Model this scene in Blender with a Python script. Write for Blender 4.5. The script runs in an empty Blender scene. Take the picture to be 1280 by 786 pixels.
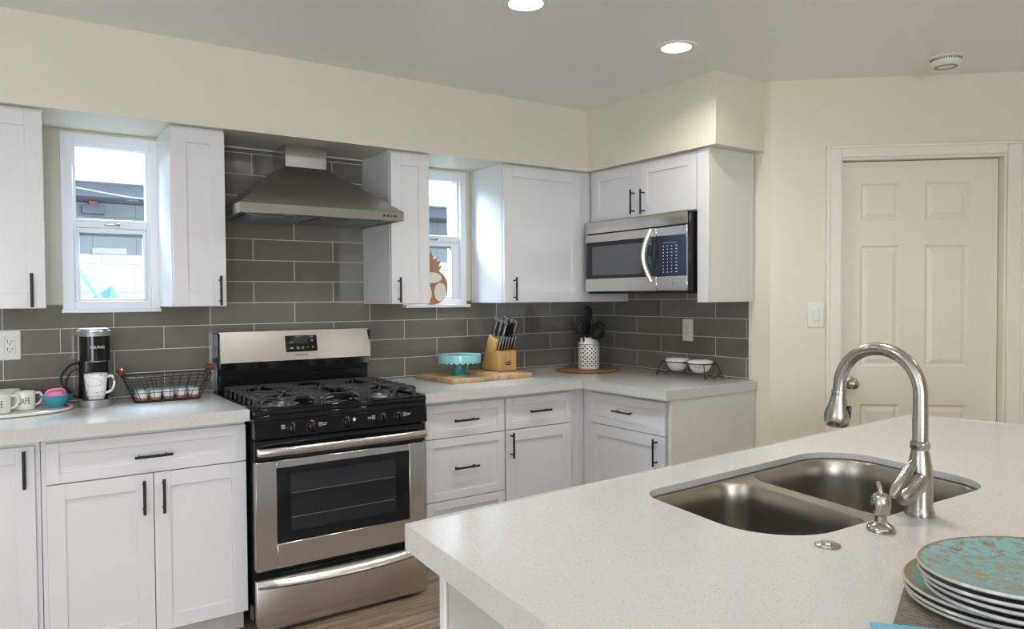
import bpy, bmesh, math, random
from mathutils import Vector, Matrix, Euler
random.seed(7)
PI = math.pi
scene = bpy.context.scene
COL = scene.collection

# ---------------------------------------------------------------- camera
F_PX = 925.51
cam_d = bpy.data.cameras.new('camera'); cam = bpy.data.objects.new('camera', cam_d); COL.objects.link(cam)
cam_d.sensor_fit = 'HORIZONTAL'; cam_d.sensor_width = 36.0; cam_d.lens = F_PX / 1280 * 36.0
cam_d.clip_start = 0.02; cam_d.clip_end = 200
_y, _p, _r = 0.60471, -0.02405, -0.00648
fw = Vector((math.sin(_y) * math.cos(_p), math.cos(_y) * math.cos(_p), math.sin(_p)))
rt = Vector((math.cos(_y), -math.sin(_y), 0)); up = rt.cross(fw)
rt2 = rt * math.cos(_r) + up * math.sin(_r); up2 = up * math.cos(_r) - rt * math.sin(_r)
M = Matrix((rt2, up2, -fw)).transposed().to_4x4(); M.translation = Vector((-3.1899, -3.6694, 1.3533))
cam.matrix_world = M
scene.camera = cam
scene.view_settings.view_transform = 'Standard'; scene.view_settings.look = 'None'
scene.view_settings.gamma = 1.0; scene.view_settings.use_curve_mapping = False
scene.view_settings.exposure = -0.42
scene.cycles.use_denoising = True
scene.cycles.max_bounces = 8; scene.cycles.diffuse_bounces = 5; scene.cycles.glossy_bounces = 4
scene.cycles.transmission_bounces = 6; scene.cycles.transparent_max_bounces = 8
scene.cycles.sample_clamp_indirect = 6.0; scene.cycles.caustics_reflective = False; scene.cycles.caustics_refractive = False

# ---------------------------------------------------------------- world and lights
ZC, ZS = 2.4216, 2.0752         # ceiling, soffit underside
w = bpy.data.worlds.new('world'); scene.world = w; w.use_nodes = True
bg = w.node_tree.nodes['Background']; bg.inputs[0].default_value = (0.80, 0.89, 1.0, 1); bg.inputs[1].default_value = 3.0

def area(name, loc, rot, sx, sy, power, color=(1, 1, 1), shape='RECTANGLE', spread=PI, portal=False):
    d = bpy.data.lights.new(name, 'AREA'); d.shape = shape; d.size = sx
    if shape == 'RECTANGLE': d.size_y = sy
    d.energy = power; d.color = color; d.spread = spread
    if portal: d.cycles.is_portal = True
    o = bpy.data.objects.new(name, d); o.location = loc; o.rotation_euler = rot; COL.objects.link(o); return o
# added fill lamps at invented, unseen openings in the rear and left walls
area('rear_fill', (-4.35, -6.95, 1.15), (-1.85, 0, PI - 0.30), 1.7, 2.0, 150, (0.93, 0.96, 1.0))
area('side_fill', (-5.48, -3.4, 1.45), (0, -PI / 2, 0), 1.1, 1.7, 10, (0.90, 0.95, 1.0))
area('alley_fill', (-2.0, 0.60, 2.50), (-0.95, 0, 0), 2.4, 0.6, 900, (0.72, 0.85, 1.0))  # added cool fill lamp outside, out of view above the windows
area('window_portal', (-2.775, 0.17, 1.68), (-PI / 2, 0, 0), 0.36, 0.74, 1, portal=True)
area('window_portal', (-1.18, 0.17, 1.68), (-PI / 2, 0, 0), 0.40, 0.74, 1, portal=True)
CANS = [(-1.594, -1.461), (-0.775, -1.432), (-3.30, -1.50), (-1.57, -2.56), (-3.30, -2.60), (-0.3, -3.6), (-3.7, -4.6), (-2.0, -5.2)]
CAN_W = 7.0

# ---------------------------------------------------------------- materials
def nm(name):
    m = bpy.data.materials.new(name); m.use_nodes = True
    return m, m.node_tree, m.node_tree.nodes['Principled BSDF']
def N(t, typ, **kw):
    n = t.nodes.new(typ)
    for k, v in kw.items(): setattr(n, k, v)
    return n
def simple(name, col, rough=0.4, metal=0.0, spec=0.5, bump=0.0, bscale=200, aniso=0.0, coat=0.0, noise=0.0, nscale=8):
    m, t, b = nm(name)
    b.inputs['Base Color'].default_value = (*col, 1); b.inputs['Roughness'].default_value = rough
    b.inputs['Metallic'].default_value = metal; b.inputs['Specular IOR Level'].default_value = spec
    if coat: b.inputs['Coat Weight'].default_value = coat; b.inputs['Coat Roughness'].default_value = 0.08
    tc = N(t, 'ShaderNodeTexCoord')
    if bump:
        n = N(t, 'ShaderNodeTexNoise'); n.inputs['Scale'].default_value = bscale; n.inputs['Detail'].default_value = 3
        bp = N(t, 'ShaderNodeBump'); bp.inputs['Strength'].default_value = bump; bp.inputs['Distance'].default_value = 0.002
        t.links.new(tc.outputs['Object'], n.inputs['Vector']); t.links.new(n.outputs['Fac'], bp.inputs['Height']); t.links.new(bp.outputs['Normal'], b.inputs['Normal'])
    if noise:
        n = N(t, 'ShaderNodeTexNoise'); n.inputs['Scale'].default_value = nscale; n.inputs['Detail'].default_value = 4
        mx = N(t, 'ShaderNodeMix', data_type='RGBA'); mx.inputs['A'].default_value = (*[c * (1 - noise) for c in col], 1); mx.inputs['B'].default_value = (*[min(1, c * (1 + noise)) for c in col], 1)
        t.links.new(tc.outputs['Object'], n.inputs['Vector']); t.links.new(n.outputs['Fac'], mx.inputs['Factor']); t.links.new(mx.outputs['Result'], b.inputs['Base Color'])
    return m
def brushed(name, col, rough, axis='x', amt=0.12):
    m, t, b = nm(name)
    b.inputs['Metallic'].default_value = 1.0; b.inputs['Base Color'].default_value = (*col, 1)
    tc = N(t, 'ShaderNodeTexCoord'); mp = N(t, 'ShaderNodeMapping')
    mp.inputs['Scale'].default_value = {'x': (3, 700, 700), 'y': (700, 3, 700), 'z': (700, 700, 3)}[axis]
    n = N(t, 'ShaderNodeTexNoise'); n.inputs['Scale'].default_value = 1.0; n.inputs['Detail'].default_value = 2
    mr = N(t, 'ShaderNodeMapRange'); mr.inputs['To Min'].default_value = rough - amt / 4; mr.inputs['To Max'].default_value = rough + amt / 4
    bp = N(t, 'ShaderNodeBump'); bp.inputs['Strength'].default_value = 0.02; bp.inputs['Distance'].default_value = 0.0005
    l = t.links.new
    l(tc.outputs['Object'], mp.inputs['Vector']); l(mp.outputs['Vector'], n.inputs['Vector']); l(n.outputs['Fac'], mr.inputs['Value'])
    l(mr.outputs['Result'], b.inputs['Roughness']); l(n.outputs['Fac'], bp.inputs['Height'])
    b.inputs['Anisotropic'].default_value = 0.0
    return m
def emit(name, col, s):
    m, t, b = nm(name); b.inputs['Base Color'].default_value = (*col, 1)
    b.inputs['Emission Color'].default_value = (*col, 1); b.inputs['Emission Strength'].default_value = s; return m

def mat_tile(name, axis):
    m, t, b = nm(name); l = t.links.new
    g = N(t, 'ShaderNodeNewGeometry'); sx = N(t, 'ShaderNodeSeparateXYZ'); l(g.outputs['Position'], sx.inputs[0])
    cu = N(t, 'ShaderNodeMath', operation='MULTIPLY_ADD')
    if axis == 'A': l(sx.outputs['X'], cu.inputs[0]); cu.inputs[1].default_value = 1; cu.inputs[2].default_value = 2.9834 + 0.402 * 20
    else: l(sx.outputs['Y'], cu.inputs[0]); cu.inputs[1].default_value = -1; cu.inputs[2].default_value = 0.003 + 0.402 * 20
    cv = N(t, 'ShaderNodeMath', operation='ADD'); l(sx.outputs['Z'], cv.inputs[0]); cv.inputs[1].default_value = -1.0247 + 0.1025 * 20
    cm = N(t, 'ShaderNodeCombineXYZ'); l(cu.outputs[0], cm.inputs[0]); l(cv.outputs[0], cm.inputs[1])
    br = N(t, 'ShaderNodeTexBrick'); l(cm.outputs[0], br.inputs['Vector'])
    br.offset = 0.5; br.offset_frequency = 2; br.squash = 1; br.squash_frequency = 2
    br.inputs['Scale'].default_value = 1; br.inputs['Brick Width'].default_value = 0.402; br.inputs['Row Height'].default_value = 0.1025
    br.inputs['Mortar Size'].default_value = 0.0017; br.inputs['Mortar Smooth'].default_value = 0.1; br.inputs['Bias'].default_value = 0
    br.inputs['Color1'].default_value = (0.146, 0.134, 0.113, 1); br.inputs['Color2'].default_value = (0.192, 0.178, 0.152, 1); br.inputs['Mortar'].default_value = (0.62, 0.61, 0.56, 1)
    l(br.outputs['Color'], b.inputs['Base Color'])
    rr = N(t, 'ShaderNodeMapRange'); l(br.outputs['Fac'], rr.inputs['Value']); rr.inputs['To Min'].default_value = 0.09; rr.inputs['To Max'].default_value = 0.7; l(rr.outputs['Result'], b.inputs['Roughness'])
    n = N(t, 'ShaderNodeTexNoise'); n.inputs['Scale'].default_value = 9; n.inputs['Detail'].default_value = 1; l(g.outputs['Position'], n.inputs['Vector'])
    b1 = N(t, 'ShaderNodeBump'); b1.inputs['Strength'].default_value = 0.10; b1.inputs['Distance'].default_value = 0.012; l(n.outputs['Fac'], b1.inputs['Height'])
    b2 = N(t, 'ShaderNodeBump'); b2.invert = True; b2.inputs['Strength'].default_value = 0.6; b2.inputs['Distance'].default_value = 0.001
    l(br.outputs['Fac'], b2.inputs['Height']); l(b1.outputs['Normal'], b2.inputs['Normal']); l(b2.outputs['Normal'], b.inputs['Normal'])
    return m
def mat_quartz():
    m, t, b = nm('quartz'); l = t.links.new; tc = N(t, 'ShaderNodeTexCoord')
    base = (0.60, 0.588, 0.57, 1)
    def speck(scale, lo, hi, seed):
        mp = N(t, 'ShaderNodeMapping'); mp.inputs['Location'].default_value = (seed, seed * 2, 0); l(tc.outputs['Object'], mp.inputs['Vector'])
        v = N(t, 'ShaderNodeTexVoronoi'); v.inputs['Scale'].default_value = scale; l(mp.outputs[0], v.inputs['Vector'])
        r = N(t, 'ShaderNodeValToRGB'); r.color_ramp.elements[0].position = lo; r.color_ramp.elements[0].color = (1, 1, 1, 1); r.color_ramp.elements[1].position = hi; r.color_ramp.elements[1].color = (0, 0, 0, 1)
        l(v.outputs['Distance'], r.inputs['Fac'])
        sp = N(t, 'ShaderNodeSeparateColor'); l(v.outputs['Color'], sp.inputs[0])
        k = N(t, 'ShaderNodeMath', operation='MULTIPLY'); l(r.outputs['Color'], k.inputs[0])
        g = N(t, 'ShaderNodeMath', operation='GREATER_THAN'); l(sp.outputs['Red'], g.inputs[0]); g.inputs[1].default_value = 0.72
        l(g.outputs[0], k.inputs[1]); return k.outputs[0]
    def mix(a, col, f, amt):
        mu = N(t, 'ShaderNodeMath', operation='MULTIPLY'); l(f, mu.inputs[0]); mu.inputs[1].default_value = amt
        mx = N(t, 'ShaderNodeMix', data_type='RGBA'); mx.inputs['B'].default_value = col; l(mu.outputs[0], mx.inputs['Factor'])
        if isinstance(a, tuple): mx.inputs['A'].default_value = a
        else: l(a, mx.inputs['A'])
        return mx.outputs['Result']
    n = N(t, 'ShaderNodeTexNoise'); n.inputs['Scale'].default_value = 3; n.inputs['Detail'].default_value = 3; l(tc.outputs['Object'], n.inputs['Vector'])
    c = mix(base, (0.545, 0.53, 0.508, 1), n.outputs['Fac'], 0.8)
    c = mix(c, (0.36, 0.33, 0.29, 1), speck(200, 0.18, 0.36, 1.3), 0.7)
    c = mix(c, (0.45, 0.40, 0.33, 1), speck(85, 0.08, 0.18, 4.1), 0.65)
    c = mix(c, (0.82, 0.81, 0.78, 1), speck(260, 0.20, 0.36, 7.7), 0.35)
    l(c, b.inputs['Base Color']); b.inputs['Roughness'].default_value = 0.13; b.inputs['Specular IOR Level'].default_value = 0.32
    return m
def mat_floor():
    m, t, b = nm('wood_floor'); l = t.links.new; tc = N(t, 'ShaderNodeTexCoord')
    br = N(t, 'ShaderNodeTexBrick'); l(tc.outputs['Object'], br.inputs['Vector']); br.offset = 0.37; br.offset_frequency = 2
    br.inputs['Scale'].default_value = 1; br.inputs['Brick Width'].default_value = 1.22; br.inputs['Row Height'].default_value = 0.17; br.inputs['Mortar Size'].default_value = 0.0012; br.inputs['Bias'].default_value = 0
    br.inputs['Color1'].default_value = (0.27, 0.205, 0.15, 1); br.inputs['Color2'].default_value = (0.46, 0.38, 0.30, 1); br.inputs['Mortar'].default_value = (0.10, 0.08, 0.06, 1)
    mp = N(t, 'ShaderNodeMapping'); mp.inputs['Scale'].default_value = (1.6, 26, 1); l(tc.outputs['Object'], mp.inputs['Vector'])
    n = N(t, 'ShaderNodeTexNoise'); n.inputs['Scale'].default_value = 2.2; n.inputs['Detail'].default_value = 7; n.inputs['Roughness'].default_value = 0.65; n.inputs['Distortion'].default_value = 0.6; l(mp.outputs[0], n.inputs['Vector'])
    r = N(t, 'ShaderNodeValToRGB'); r.color_ramp.elements[0].position = 0.33; r.color_ramp.elements[0].color = (0.40, 0.36, 0.33, 1); r.color_ramp.elements[1].position = 0.66; r.color_ramp.elements[1].color = (1.25, 1.22, 1.2, 1); l(n.outputs['Fac'], r.inputs['Fac'])
    mx = N(t, 'ShaderNodeMix', data_type='RGBA', blend_type='MULTIPLY'); mx.inputs['Factor'].default_value = 1; l(br.outputs['Color'], mx.inputs['A']); l(r.outputs['Color'], mx.inputs['B'])
    l(mx.outputs['Result'], b.inputs['Base Color']); b.inputs['Roughness'].default_value = 0.35
    bp = N(t, 'ShaderNodeBump'); bp.inputs['Strength'].default_value = 0.2; bp.inputs['Distance'].default_value = 0.001; l(n.outputs['Fac'], bp.inputs['Height']); l(bp.outputs[0], b.inputs['Normal'])
    return m
def mat_wood(name, c1, c2, scale=(4, 60, 60), rough=0.45, stripes=0):
    m, t, b = nm(name); l = t.links.new; tc = N(t, 'ShaderNodeTexCoord')
    mp = N(t, 'ShaderNodeMapping'); mp.inputs['Scale'].default_value = scale; l(tc.outputs['Object'], mp.inputs['Vector'])
    n = N(t, 'ShaderNodeTexNoise'); n.inputs['Scale'].default_value = 1; n.inputs['Detail'].default_value = 4; n.inputs['Distortion'].default_value = 0.4; l(mp.outputs[0], n.inputs['Vector'])
    mx = N(t, 'ShaderNodeMix', data_type='RGBA'); mx.inputs['A'].default_value = (*c1, 1); mx.inputs['B'].default_value = (*c2, 1); l(n.outputs['Fac'], mx.inputs['Factor'])
    out = mx.outputs['Result']
    if stripes:
        sx = N(t, 'ShaderNodeSeparateXYZ'); l(tc.outputs['Object'], sx.inputs[0])
        k = N(t, 'ShaderNodeMath', operation='MULTIPLY'); l(sx.outputs['X'], k.inputs[0]); k.inputs[1].default_value = stripes
        fl = N(t, 'ShaderNodeMath', operation='FLOOR'); l(k.outputs[0], fl.inputs[0])
        wn = N(t, 'ShaderNodeTexWhiteNoise', noise_dimensions='1D'); l(fl.outputs[0], wn.inputs['W'])
        mr = N(t, 'ShaderNodeMapRange'); mr.inputs['To Min'].default_value = 0.78; mr.inputs['To Max'].default_value = 1.15; l(wn.outputs['Value'], mr.inputs['Value'])
        m2 = N(t, 'ShaderNodeMix', data_type='RGBA', blend_type='MULTIPLY'); m2.inputs['Factor'].default_value = 1; l(out, m2.inputs['A']); l(mr.outputs[0], m2.inputs['B']); out = m2.outputs['Result']
    l(out, b.inputs['Base Color']); b.inputs['Roughness'].default_value = rough
    return m
def mat_plate(name, glaze, seed):
    m, t, b = nm(name); l = t.links.new; tc = N(t, 'ShaderNodeTexCoord')
    mp = N(t, 'ShaderNodeMapping'); mp.inputs['Location'].default_value = (seed, seed, seed); l(tc.outputs['Object'], mp.inputs['Vector'])
    n = N(t, 'ShaderNodeTexNoise'); n.inputs['Scale'].default_value = 62; n.inputs['Detail'].default_value = 9; n.inputs['Roughness'].default_value = 0.75; n.inputs['Distortion'].default_value = 0.4; l(mp.outputs[0], n.inputs['Vector'])
    n2 = N(t, 'ShaderNodeTexNoise'); n2.inputs['Scale'].default_value = 9; n2.inputs['Detail'].default_value = 3; l(mp.outputs[0], n2.inputs['Vector'])
    mA = N(t, 'ShaderNodeMix', data_type='RGBA'); mA.inputs['A'].default_value = (glaze[0] * 0.55, glaze[1] * 0.78, glaze[2] * 0.80, 1); mA.inputs['B'].default_value = (glaze[0] * 1.5, glaze[1] * 1.1, glaze[2] * 1.1, 1); l(n2.outputs['Fac'], mA.inputs['Factor'])
    r = N(t, 'ShaderNodeValToRGB'); r.color_ramp.elements[0].position = 0.485; r.color_ramp.elements[0].color = (0, 0, 0, 1); r.color_ramp.elements[1].position = 0.60; r.color_ramp.elements[1].color = (1, 1, 1, 1); l(n.outputs['Fac'], r.inputs['Fac'])
    # gilded rim
    sx = N(t, 'ShaderNodeSeparateXYZ'); l(tc.outputs['Object'], sx.inputs[0])
    ln = N(t, 'ShaderNodeVectorMath', operation='LENGTH'); cm = N(t, 'ShaderNodeCombineXYZ'); l(sx.outputs['X'], cm.inputs[0]); l(sx.outputs['Y'], cm.inputs[1]); l(cm.outputs[0], ln.inputs[0])
    ad = N(t, 'ShaderNodeMath', operation='MULTIPLY_ADD'); l(n.outputs['Fac'], ad.inputs[0]); ad.inputs[1].default_value = 0.02; l(ln.outputs['Value'], ad.inputs[2])
    gt = N(t, 'ShaderNodeMath', operation='GREATER_THAN'); l(ad.outputs[0], gt.inputs[0]); gt.inputs[1].default_value = 0.1425
    mxg = N(t, 'ShaderNodeMath', operation='MAXIMUM'); l(gt.outputs[0], mxg.inputs[0]); l(r.outputs['Color'], mxg.inputs[1])
    sc = N(t, 'ShaderNodeMath', operation='MULTIPLY'); l(mxg.outputs[0], sc.inputs[0]); sc.inputs[1].default_value = 0.75
    mB = N(t, 'ShaderNodeMix', data_type='RGBA'); mB.inputs['B'].default_value = (0.50, 0.34, 0.15, 1); l(mA.outputs['Result'], mB.inputs['A']); l(sc.outputs[0], mB.inputs['Factor'])
    l(mB.outputs['Result'], b.inputs['Base Color']); l(sc.outputs[0], b.inputs['Metallic']); b.inputs['Roughness'].default_value = 0.16
    bp = N(t, 'ShaderNodeBump'); bp.inputs['Strength'].default_value = 0.35; bp.inputs['Distance'].default_value = 0.002; l(n.outputs['Fac'], bp.inputs['Height']); l(bp.outputs[0], b.inputs['Normal'])
    return m
def mat_holes():
    m, t, b = nm('pierced_ceramic'); l = t.links.new; tc = N(t, 'ShaderNodeTexCoord'); sx = N(t, 'ShaderNodeSeparateXYZ'); l(tc.outputs['Object'], sx.inputs[0])
    at = N(t, 'ShaderNodeMath', operation='ARCTAN2'); l(sx.outputs['Y'], at.inputs[0]); l(sx.outputs['X'], at.inputs[1])
    def ma(op, a, bb=None, c=None):
        n = N(t, 'ShaderNodeMath', operation=op)
        for i, v in enumerate((a, bb, c)):
            if v is None: continue
            if isinstance(v, (int, float)): n.inputs[i].default_value = v
            else: l(v, n.inputs[i])
        return n.outputs[0]
    u = ma('MULTIPLY', at.outputs[0], 0.0625 / 0.0175); v = ma('MULTIPLY', sx.outputs['Z'], 1 / 0.0175)
    a = ma('ADD', u, v); c = ma('SUBTRACT', u, v)
    fa = ma('SUBTRACT', ma('FRACT', ma('MULTIPLY', a, 0.7)), 0.5); fc = ma('SUBTRACT', ma('FRACT', ma('MULTIPLY', c, 0.7)), 0.5)
    d = ma('SQRT', ma('ADD', ma('MULTIPLY', fa, fa), ma('MULTIPLY', fc, fc)))
    hole = ma('LESS_THAN', d, 0.30)
    inz = ma('MULTIPLY', ma('GREATER_THAN', sx.outputs['Z'], 0.022), ma('LESS_THAN', sx.outputs['Z'], 0.150))
    h = ma('MULTIPLY', hole, inz)
    mx = N(t, 'ShaderNodeMix', data_type='RGBA'); mx.inputs['A'].default_value = (0.80, 0.78, 0.74, 1); mx.inputs['B'].default_value = (0.03, 0.03, 0.03, 1); l(h, mx.inputs['Factor']); l(mx.outputs['Result'], b.inputs['Base Color'])
    b.inputs['Roughness'].default_value = 0.25; return m
def mat_weave(name, c1, c2, ring=True):
    m, t, b = nm(name); l = t.links.new; tc = N(t, 'ShaderNodeTexCoord')
    wv = N(t, 'ShaderNodeTexWave', wave_type='RINGS' if ring else 'BANDS'); wv.rings_direction = 'Z'; wv.inputs['Scale'].default_value = 28 if ring else 60; wv.inputs['Distortion'].default_value = 2.5; wv.inputs['Detail'].default_value = 2; wv.inputs['Detail Scale'].default_value = 3
    l(tc.outputs['Object'], wv.inputs['Vector'])
    n = N(t, 'ShaderNodeTexNoise'); n.inputs['Scale'].default_value = 120; l(tc.outputs['Object'], n.inputs['Vector'])
    av = N(t, 'ShaderNodeMath', operation='MULTIPLY'); l(wv.outputs['Fac'], av.inputs[0]); l(n.outputs['Fac'], av.inputs[1])
    k = N(t, 'ShaderNodeMath', operation='MULTIPLY'); k.inputs[1].default_value = 1.8; l(av.outputs[0], k.inputs[0])
    mx = N(t, 'ShaderNodeMix', data_type='RGBA'); mx.inputs['A'].default_value = (*c1, 1); mx.inputs['B'].default_value = (*c2, 1); l(k.outputs[0], mx.inputs['Factor']); l(mx.outputs['Result'], b.inputs['Base Color'])
    bp = N(t, 'ShaderNodeBump'); bp.inputs['Distance'].default_value = 0.003; l(av.outputs[0], bp.inputs['Height']); l(bp.outputs[0], b.inputs['Normal']); b.inputs['Roughness'].default_value = 0.8
    return m
def mat_marble():
    m, t, b = nm('marbled_china'); l = t.links.new; tc = N(t, 'ShaderNodeTexCoord')
    mp = N(t, 'ShaderNodeMapping'); mp.inputs['Rotation'].default_value = (0.3, 0.9, 0.2); mp.inputs['Scale'].default_value = (8, 8, 26); l(tc.outputs['Object'], mp.inputs['Vector'])
    n = N(t, 'ShaderNodeTexNoise'); n.inputs['Scale'].default_value = 1; n.inputs['Detail'].default_value = 3; n.inputs['Distortion'].default_value = 0.6; l(mp.outputs[0], n.inputs['Vector'])
    r = N(t, 'ShaderNodeValToRGB'); e = r.color_ramp.elements; e[0].position = 0.485; e[0].color = (0.84, 0.83, 0.82, 1); e[1].position = 0.515; e[1].color = (0.84, 0.83, 0.82, 1)
    x = e.new(0.5); x.color = (0.05, 0.05, 0.06, 1); l(n.outputs['Fac'], r.inputs['Fac']); l(r.outputs['Color'], b.inputs['Base Color']); b.inputs['Roughness'].default_value = 0.15
    return m
def mat_glass():
    m, t, b = nm('window_glass'); l = t.links.new; t.nodes.remove(b)
    out = t.nodes['Material Output']; tr = N(t, 'ShaderNodeBsdfTransparent'); tr.inputs[0].default_value = (0.93, 0.96, 0.97, 1)
    gl = N(t, 'ShaderNodeBsdfGlossy'); gl.inputs['Roughness'].default_value = 0.02; lw = N(t, 'ShaderNodeLayerWeight'); lw.inputs['Blend'].default_value = 0.5
    pw = N(t, 'ShaderNodeMath', operation='POWER'); l(lw.outputs['Facing'], pw.inputs[0]); pw.inputs[1].default_value = 5
    fr = N(t, 'ShaderNodeMath', operation='MULTIPLY_ADD'); l(pw.outputs[0], fr.inputs[0]); fr.inputs[1].default_value = 0.9; fr.inputs[2].default_value = 0.03
    mx = N(t, 'ShaderNodeMixShader'); l(fr.outputs[0], mx.inputs[0]); l(tr.outputs[0], mx.inputs[1]); l(gl.outputs[0], mx.inputs[2]); l(mx.outputs[0], out.inputs[0]); return m
def mat_dark_glass(name, alpha, col=(0.012, 0.014, 0.018)):
    m, t, b = nm(name); b.inputs['Base Color'].default_value = (*col, 1); b.inputs['Roughness'].default_value = 0.03; b.inputs['Alpha'].default_value = alpha; return m
def mat_block():
    m, t, b = nm('painted_block'); l = t.links.new; g = N(t, 'ShaderNodeNewGeometry'); sx = N(t, 'ShaderNodeSeparateXYZ'); l(g.outputs['Position'], sx.inputs[0])
    cm = N(t, 'ShaderNodeCombineXYZ'); l(sx.outputs['X'], cm.inputs[0]); l(sx.outputs['Z'], cm.inputs[1])
    br = N(t, 'ShaderNodeTexBrick'); l(cm.outputs[0], br.inputs['Vector']); br.inputs['Scale'].default_value = 1; br.inputs['Brick Width'].default_value = 0.4; br.inputs['Row Height'].default_value = 0.2; br.inputs['Mortar Size'].default_value = 0.004
    br.inputs['Color1'].default_value = (0.50, 0.53, 0.56, 1); br.inputs['Color2'].default_value = (0.44, 0.47, 0.51, 1); br.inputs['Mortar'].default_value = (0.28, 0.31, 0.36, 1); l(br.outputs['Color'], b.inputs['Base Color']); b.inputs['Roughness'].default_value = 0.9
    return m

WALLC = (0.725, 0.70, 0.588)
MT = dict(
    wall=simple('wall_paint', WALLC, 0.42, bump=0.15, bscale=260), ceil=simple('ceiling_paint', (0.88, 0.875, 0.87), 0.36, bump=0.25, bscale=180),
    cab=simple('cabinet_paint', (0.71, 0.71, 0.725), 0.24, bump=0.02, bscale=120), cabin=simple('cabinet_side_paint', (0.71, 0.71, 0.645), 0.34),
    isle_shade=simple('island_shade_paint', (0.52, 0.505, 0.485), 0.4), trim=simple('trim_paint', (0.80, 0.775, 0.69), 0.35), door=simple('door_paint', (0.77, 0.735, 0.635), 0.42), vinyl=simple('window_vinyl', (0.82, 0.86, 0.90), 0.30),  # island white is greyed: the shade on its end is in the colour
    black=simple('black_metal', (0.012, 0.012, 0.013), 0.38, spec=0.4), iron=simple('cast_iron', (0.045, 0.048, 0.056), 0.42, bump=0.3, bscale=500),
    enamel=simple('black_enamel', (0.008, 0.010, 0.010), 0.10, spec=0.35), bplastic=simple('black_plastic', (0.008, 0.008, 0.009), 0.22, spec=0.28), bmat=simple('black_rubber', (0.015, 0.015, 0.016), 0.6),
    ss=brushed('stainless', (0.62, 0.60, 0.575), 0.24, 'x'), ssv=brushed('stainless_hood', (0.50, 0.495, 0.485), 0.25, 'x', 0.1), ssy=brushed('stainless_side', (0.66, 0.65, 0.63), 0.24, 'y'),
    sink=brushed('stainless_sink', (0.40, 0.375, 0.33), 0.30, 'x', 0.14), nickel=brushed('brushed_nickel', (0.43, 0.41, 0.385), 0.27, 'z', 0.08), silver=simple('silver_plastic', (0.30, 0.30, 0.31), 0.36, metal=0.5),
    steel=simple('knife_steel', (0.62, 0.62, 0.63), 0.22, metal=1.0), quartz=mat_quartz(), floor=mat_floor(), tileA=mat_tile('glass_tile', 'A'), tileB=mat_tile('glass_tile_side', 'B'),
    grout=simple('tile_edge', (0.66, 0.65, 0.60), 0.5), glass=mat_glass(), oven=mat_dark_glass('oven_glass', 0.90), mwglass=simple('microwave_glass', (0.006, 0.008, 0.014), 0.06), mwin=simple('microwave_screen', (0.10, 0.11, 0.125), 0.22),
    plate_w=simple('outlet_plastic', (0.78, 0.77, 0.72), 0.3), white=simple('white_ceramic', (0.82, 0.81, 0.78), 0.18), cream=simple('mug_glaze', (0.76, 0.75, 0.68), 0.2), ink=simple('ink', (0.03, 0.03, 0.03), 0.5),
    letter=simple('white_lettering', (0.7, 0.7, 0.7), 0.4), marble=mat_marble(), teal=simple('teal_glaze', (0.035, 0.30, 0.40), 0.16), aqua=simple('aqua_glaze', (0.30, 0.66, 0.68), 0.16), aqua2=simple('green_glaze', (0.07, 0.33, 0.29), 0.18),
    pink=simple('pink_silicone', (0.80, 0.22, 0.42), 0.4), redwood=simple('red_wood', (0.20, 0.035, 0.012), 0.3, noise=0.5, nscale=60), board=mat_wood('bamboo_board', (0.50, 0.33, 0.17), (0.68, 0.49, 0.28), (60, 6, 60), 0.4, 45),
    blockw=mat_wood('bamboo_block', (0.52, 0.29, 0.09), (0.72, 0.45, 0.17), (70, 70, 5), 0.35, 70), pinew=mat_wood('acacia', (0.24, 0.105, 0.045), (0.46, 0.24, 0.11), (30, 30, 6), 0.35), pale=simple('pale_inlay', (0.76, 0.71, 0.62), 0.3),
    trivet=mat_weave('woven_trivet', (0.09, 0.035, 0.012), (0.62, 0.34, 0.13)), mat=mat_weave('woven_placemat', (0.10, 0.08, 0.06), (0.36, 0.31, 0.25), False), pierced=mat_holes(),
    podw=simple('pod_plastic', (0.78, 0.79, 0.82), 0.3), podb=simple('pod_label', (0.36, 0.17, 0.09), 0.5), foilg=simple('pod_foil', (0.32, 0.42, 0.36), 0.3, metal=0.4),
    platerim=simple('plate_underside', (0.46, 0.45, 0.43), 0.22, noise=0.12, nscale=30), plate1=mat_plate('turquoise_gold', (0.19, 0.40, 0.42), 1.0), plate2=mat_plate('green_gold', (0.09, 0.36, 0.33), 5.0), cloth=simple('blue_cloth', (0.16, 0.45, 0.60), 0.85),
    lamp=emit('lamp_diffuser', (1.0, 0.98, 0.94), 14), hoodlamp=emit('hood_lamp', (1.0, 0.62, 0.28), 14), keygrey=simple('key_grey', (0.32, 0.32, 0.33), 0.4), glasslens=simple('lamp_lens', (0.35, 0.35, 0.34), 0.2), lampinner=simple('lamp_baffle', (0.85, 0.85, 0.84), 0.4), knobred=simple('knob_accent', (0.35, 0.06, 0.04), 0.4), filt=simple('filter_mesh', (0.30, 0.32, 0.34), 0.35, metal=0.9),
    block=mat_block(), fasciag=simple('block_grey', (0.30, 0.30, 0.31), 0.9), fascia=simple('fascia', (0.20, 0.22, 0.27), 0.8), roof=simple('roof_deck', (0.82, 0.85, 0.88), 0.8), bluetarp=simple('blue_plastic', (0.16, 0.42, 0.55), 0.4), brickr=simple('brick_red', (0.40, 0.16, 0.10), 0.8), dirt=simple('dirt', (0.45, 0.42, 0.38), 0.9),
    display=simple('display', (0.03, 0.035, 0.03), 0.15), toe=simple('toe_kick', (0.50, 0.49, 0.46), 0.6), hole=simple('dark_slot', (0.02, 0.02, 0.02), 0.7), rackss=simple('oven_rack', (0.16, 0.16, 0.16), 0.4),
)

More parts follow.
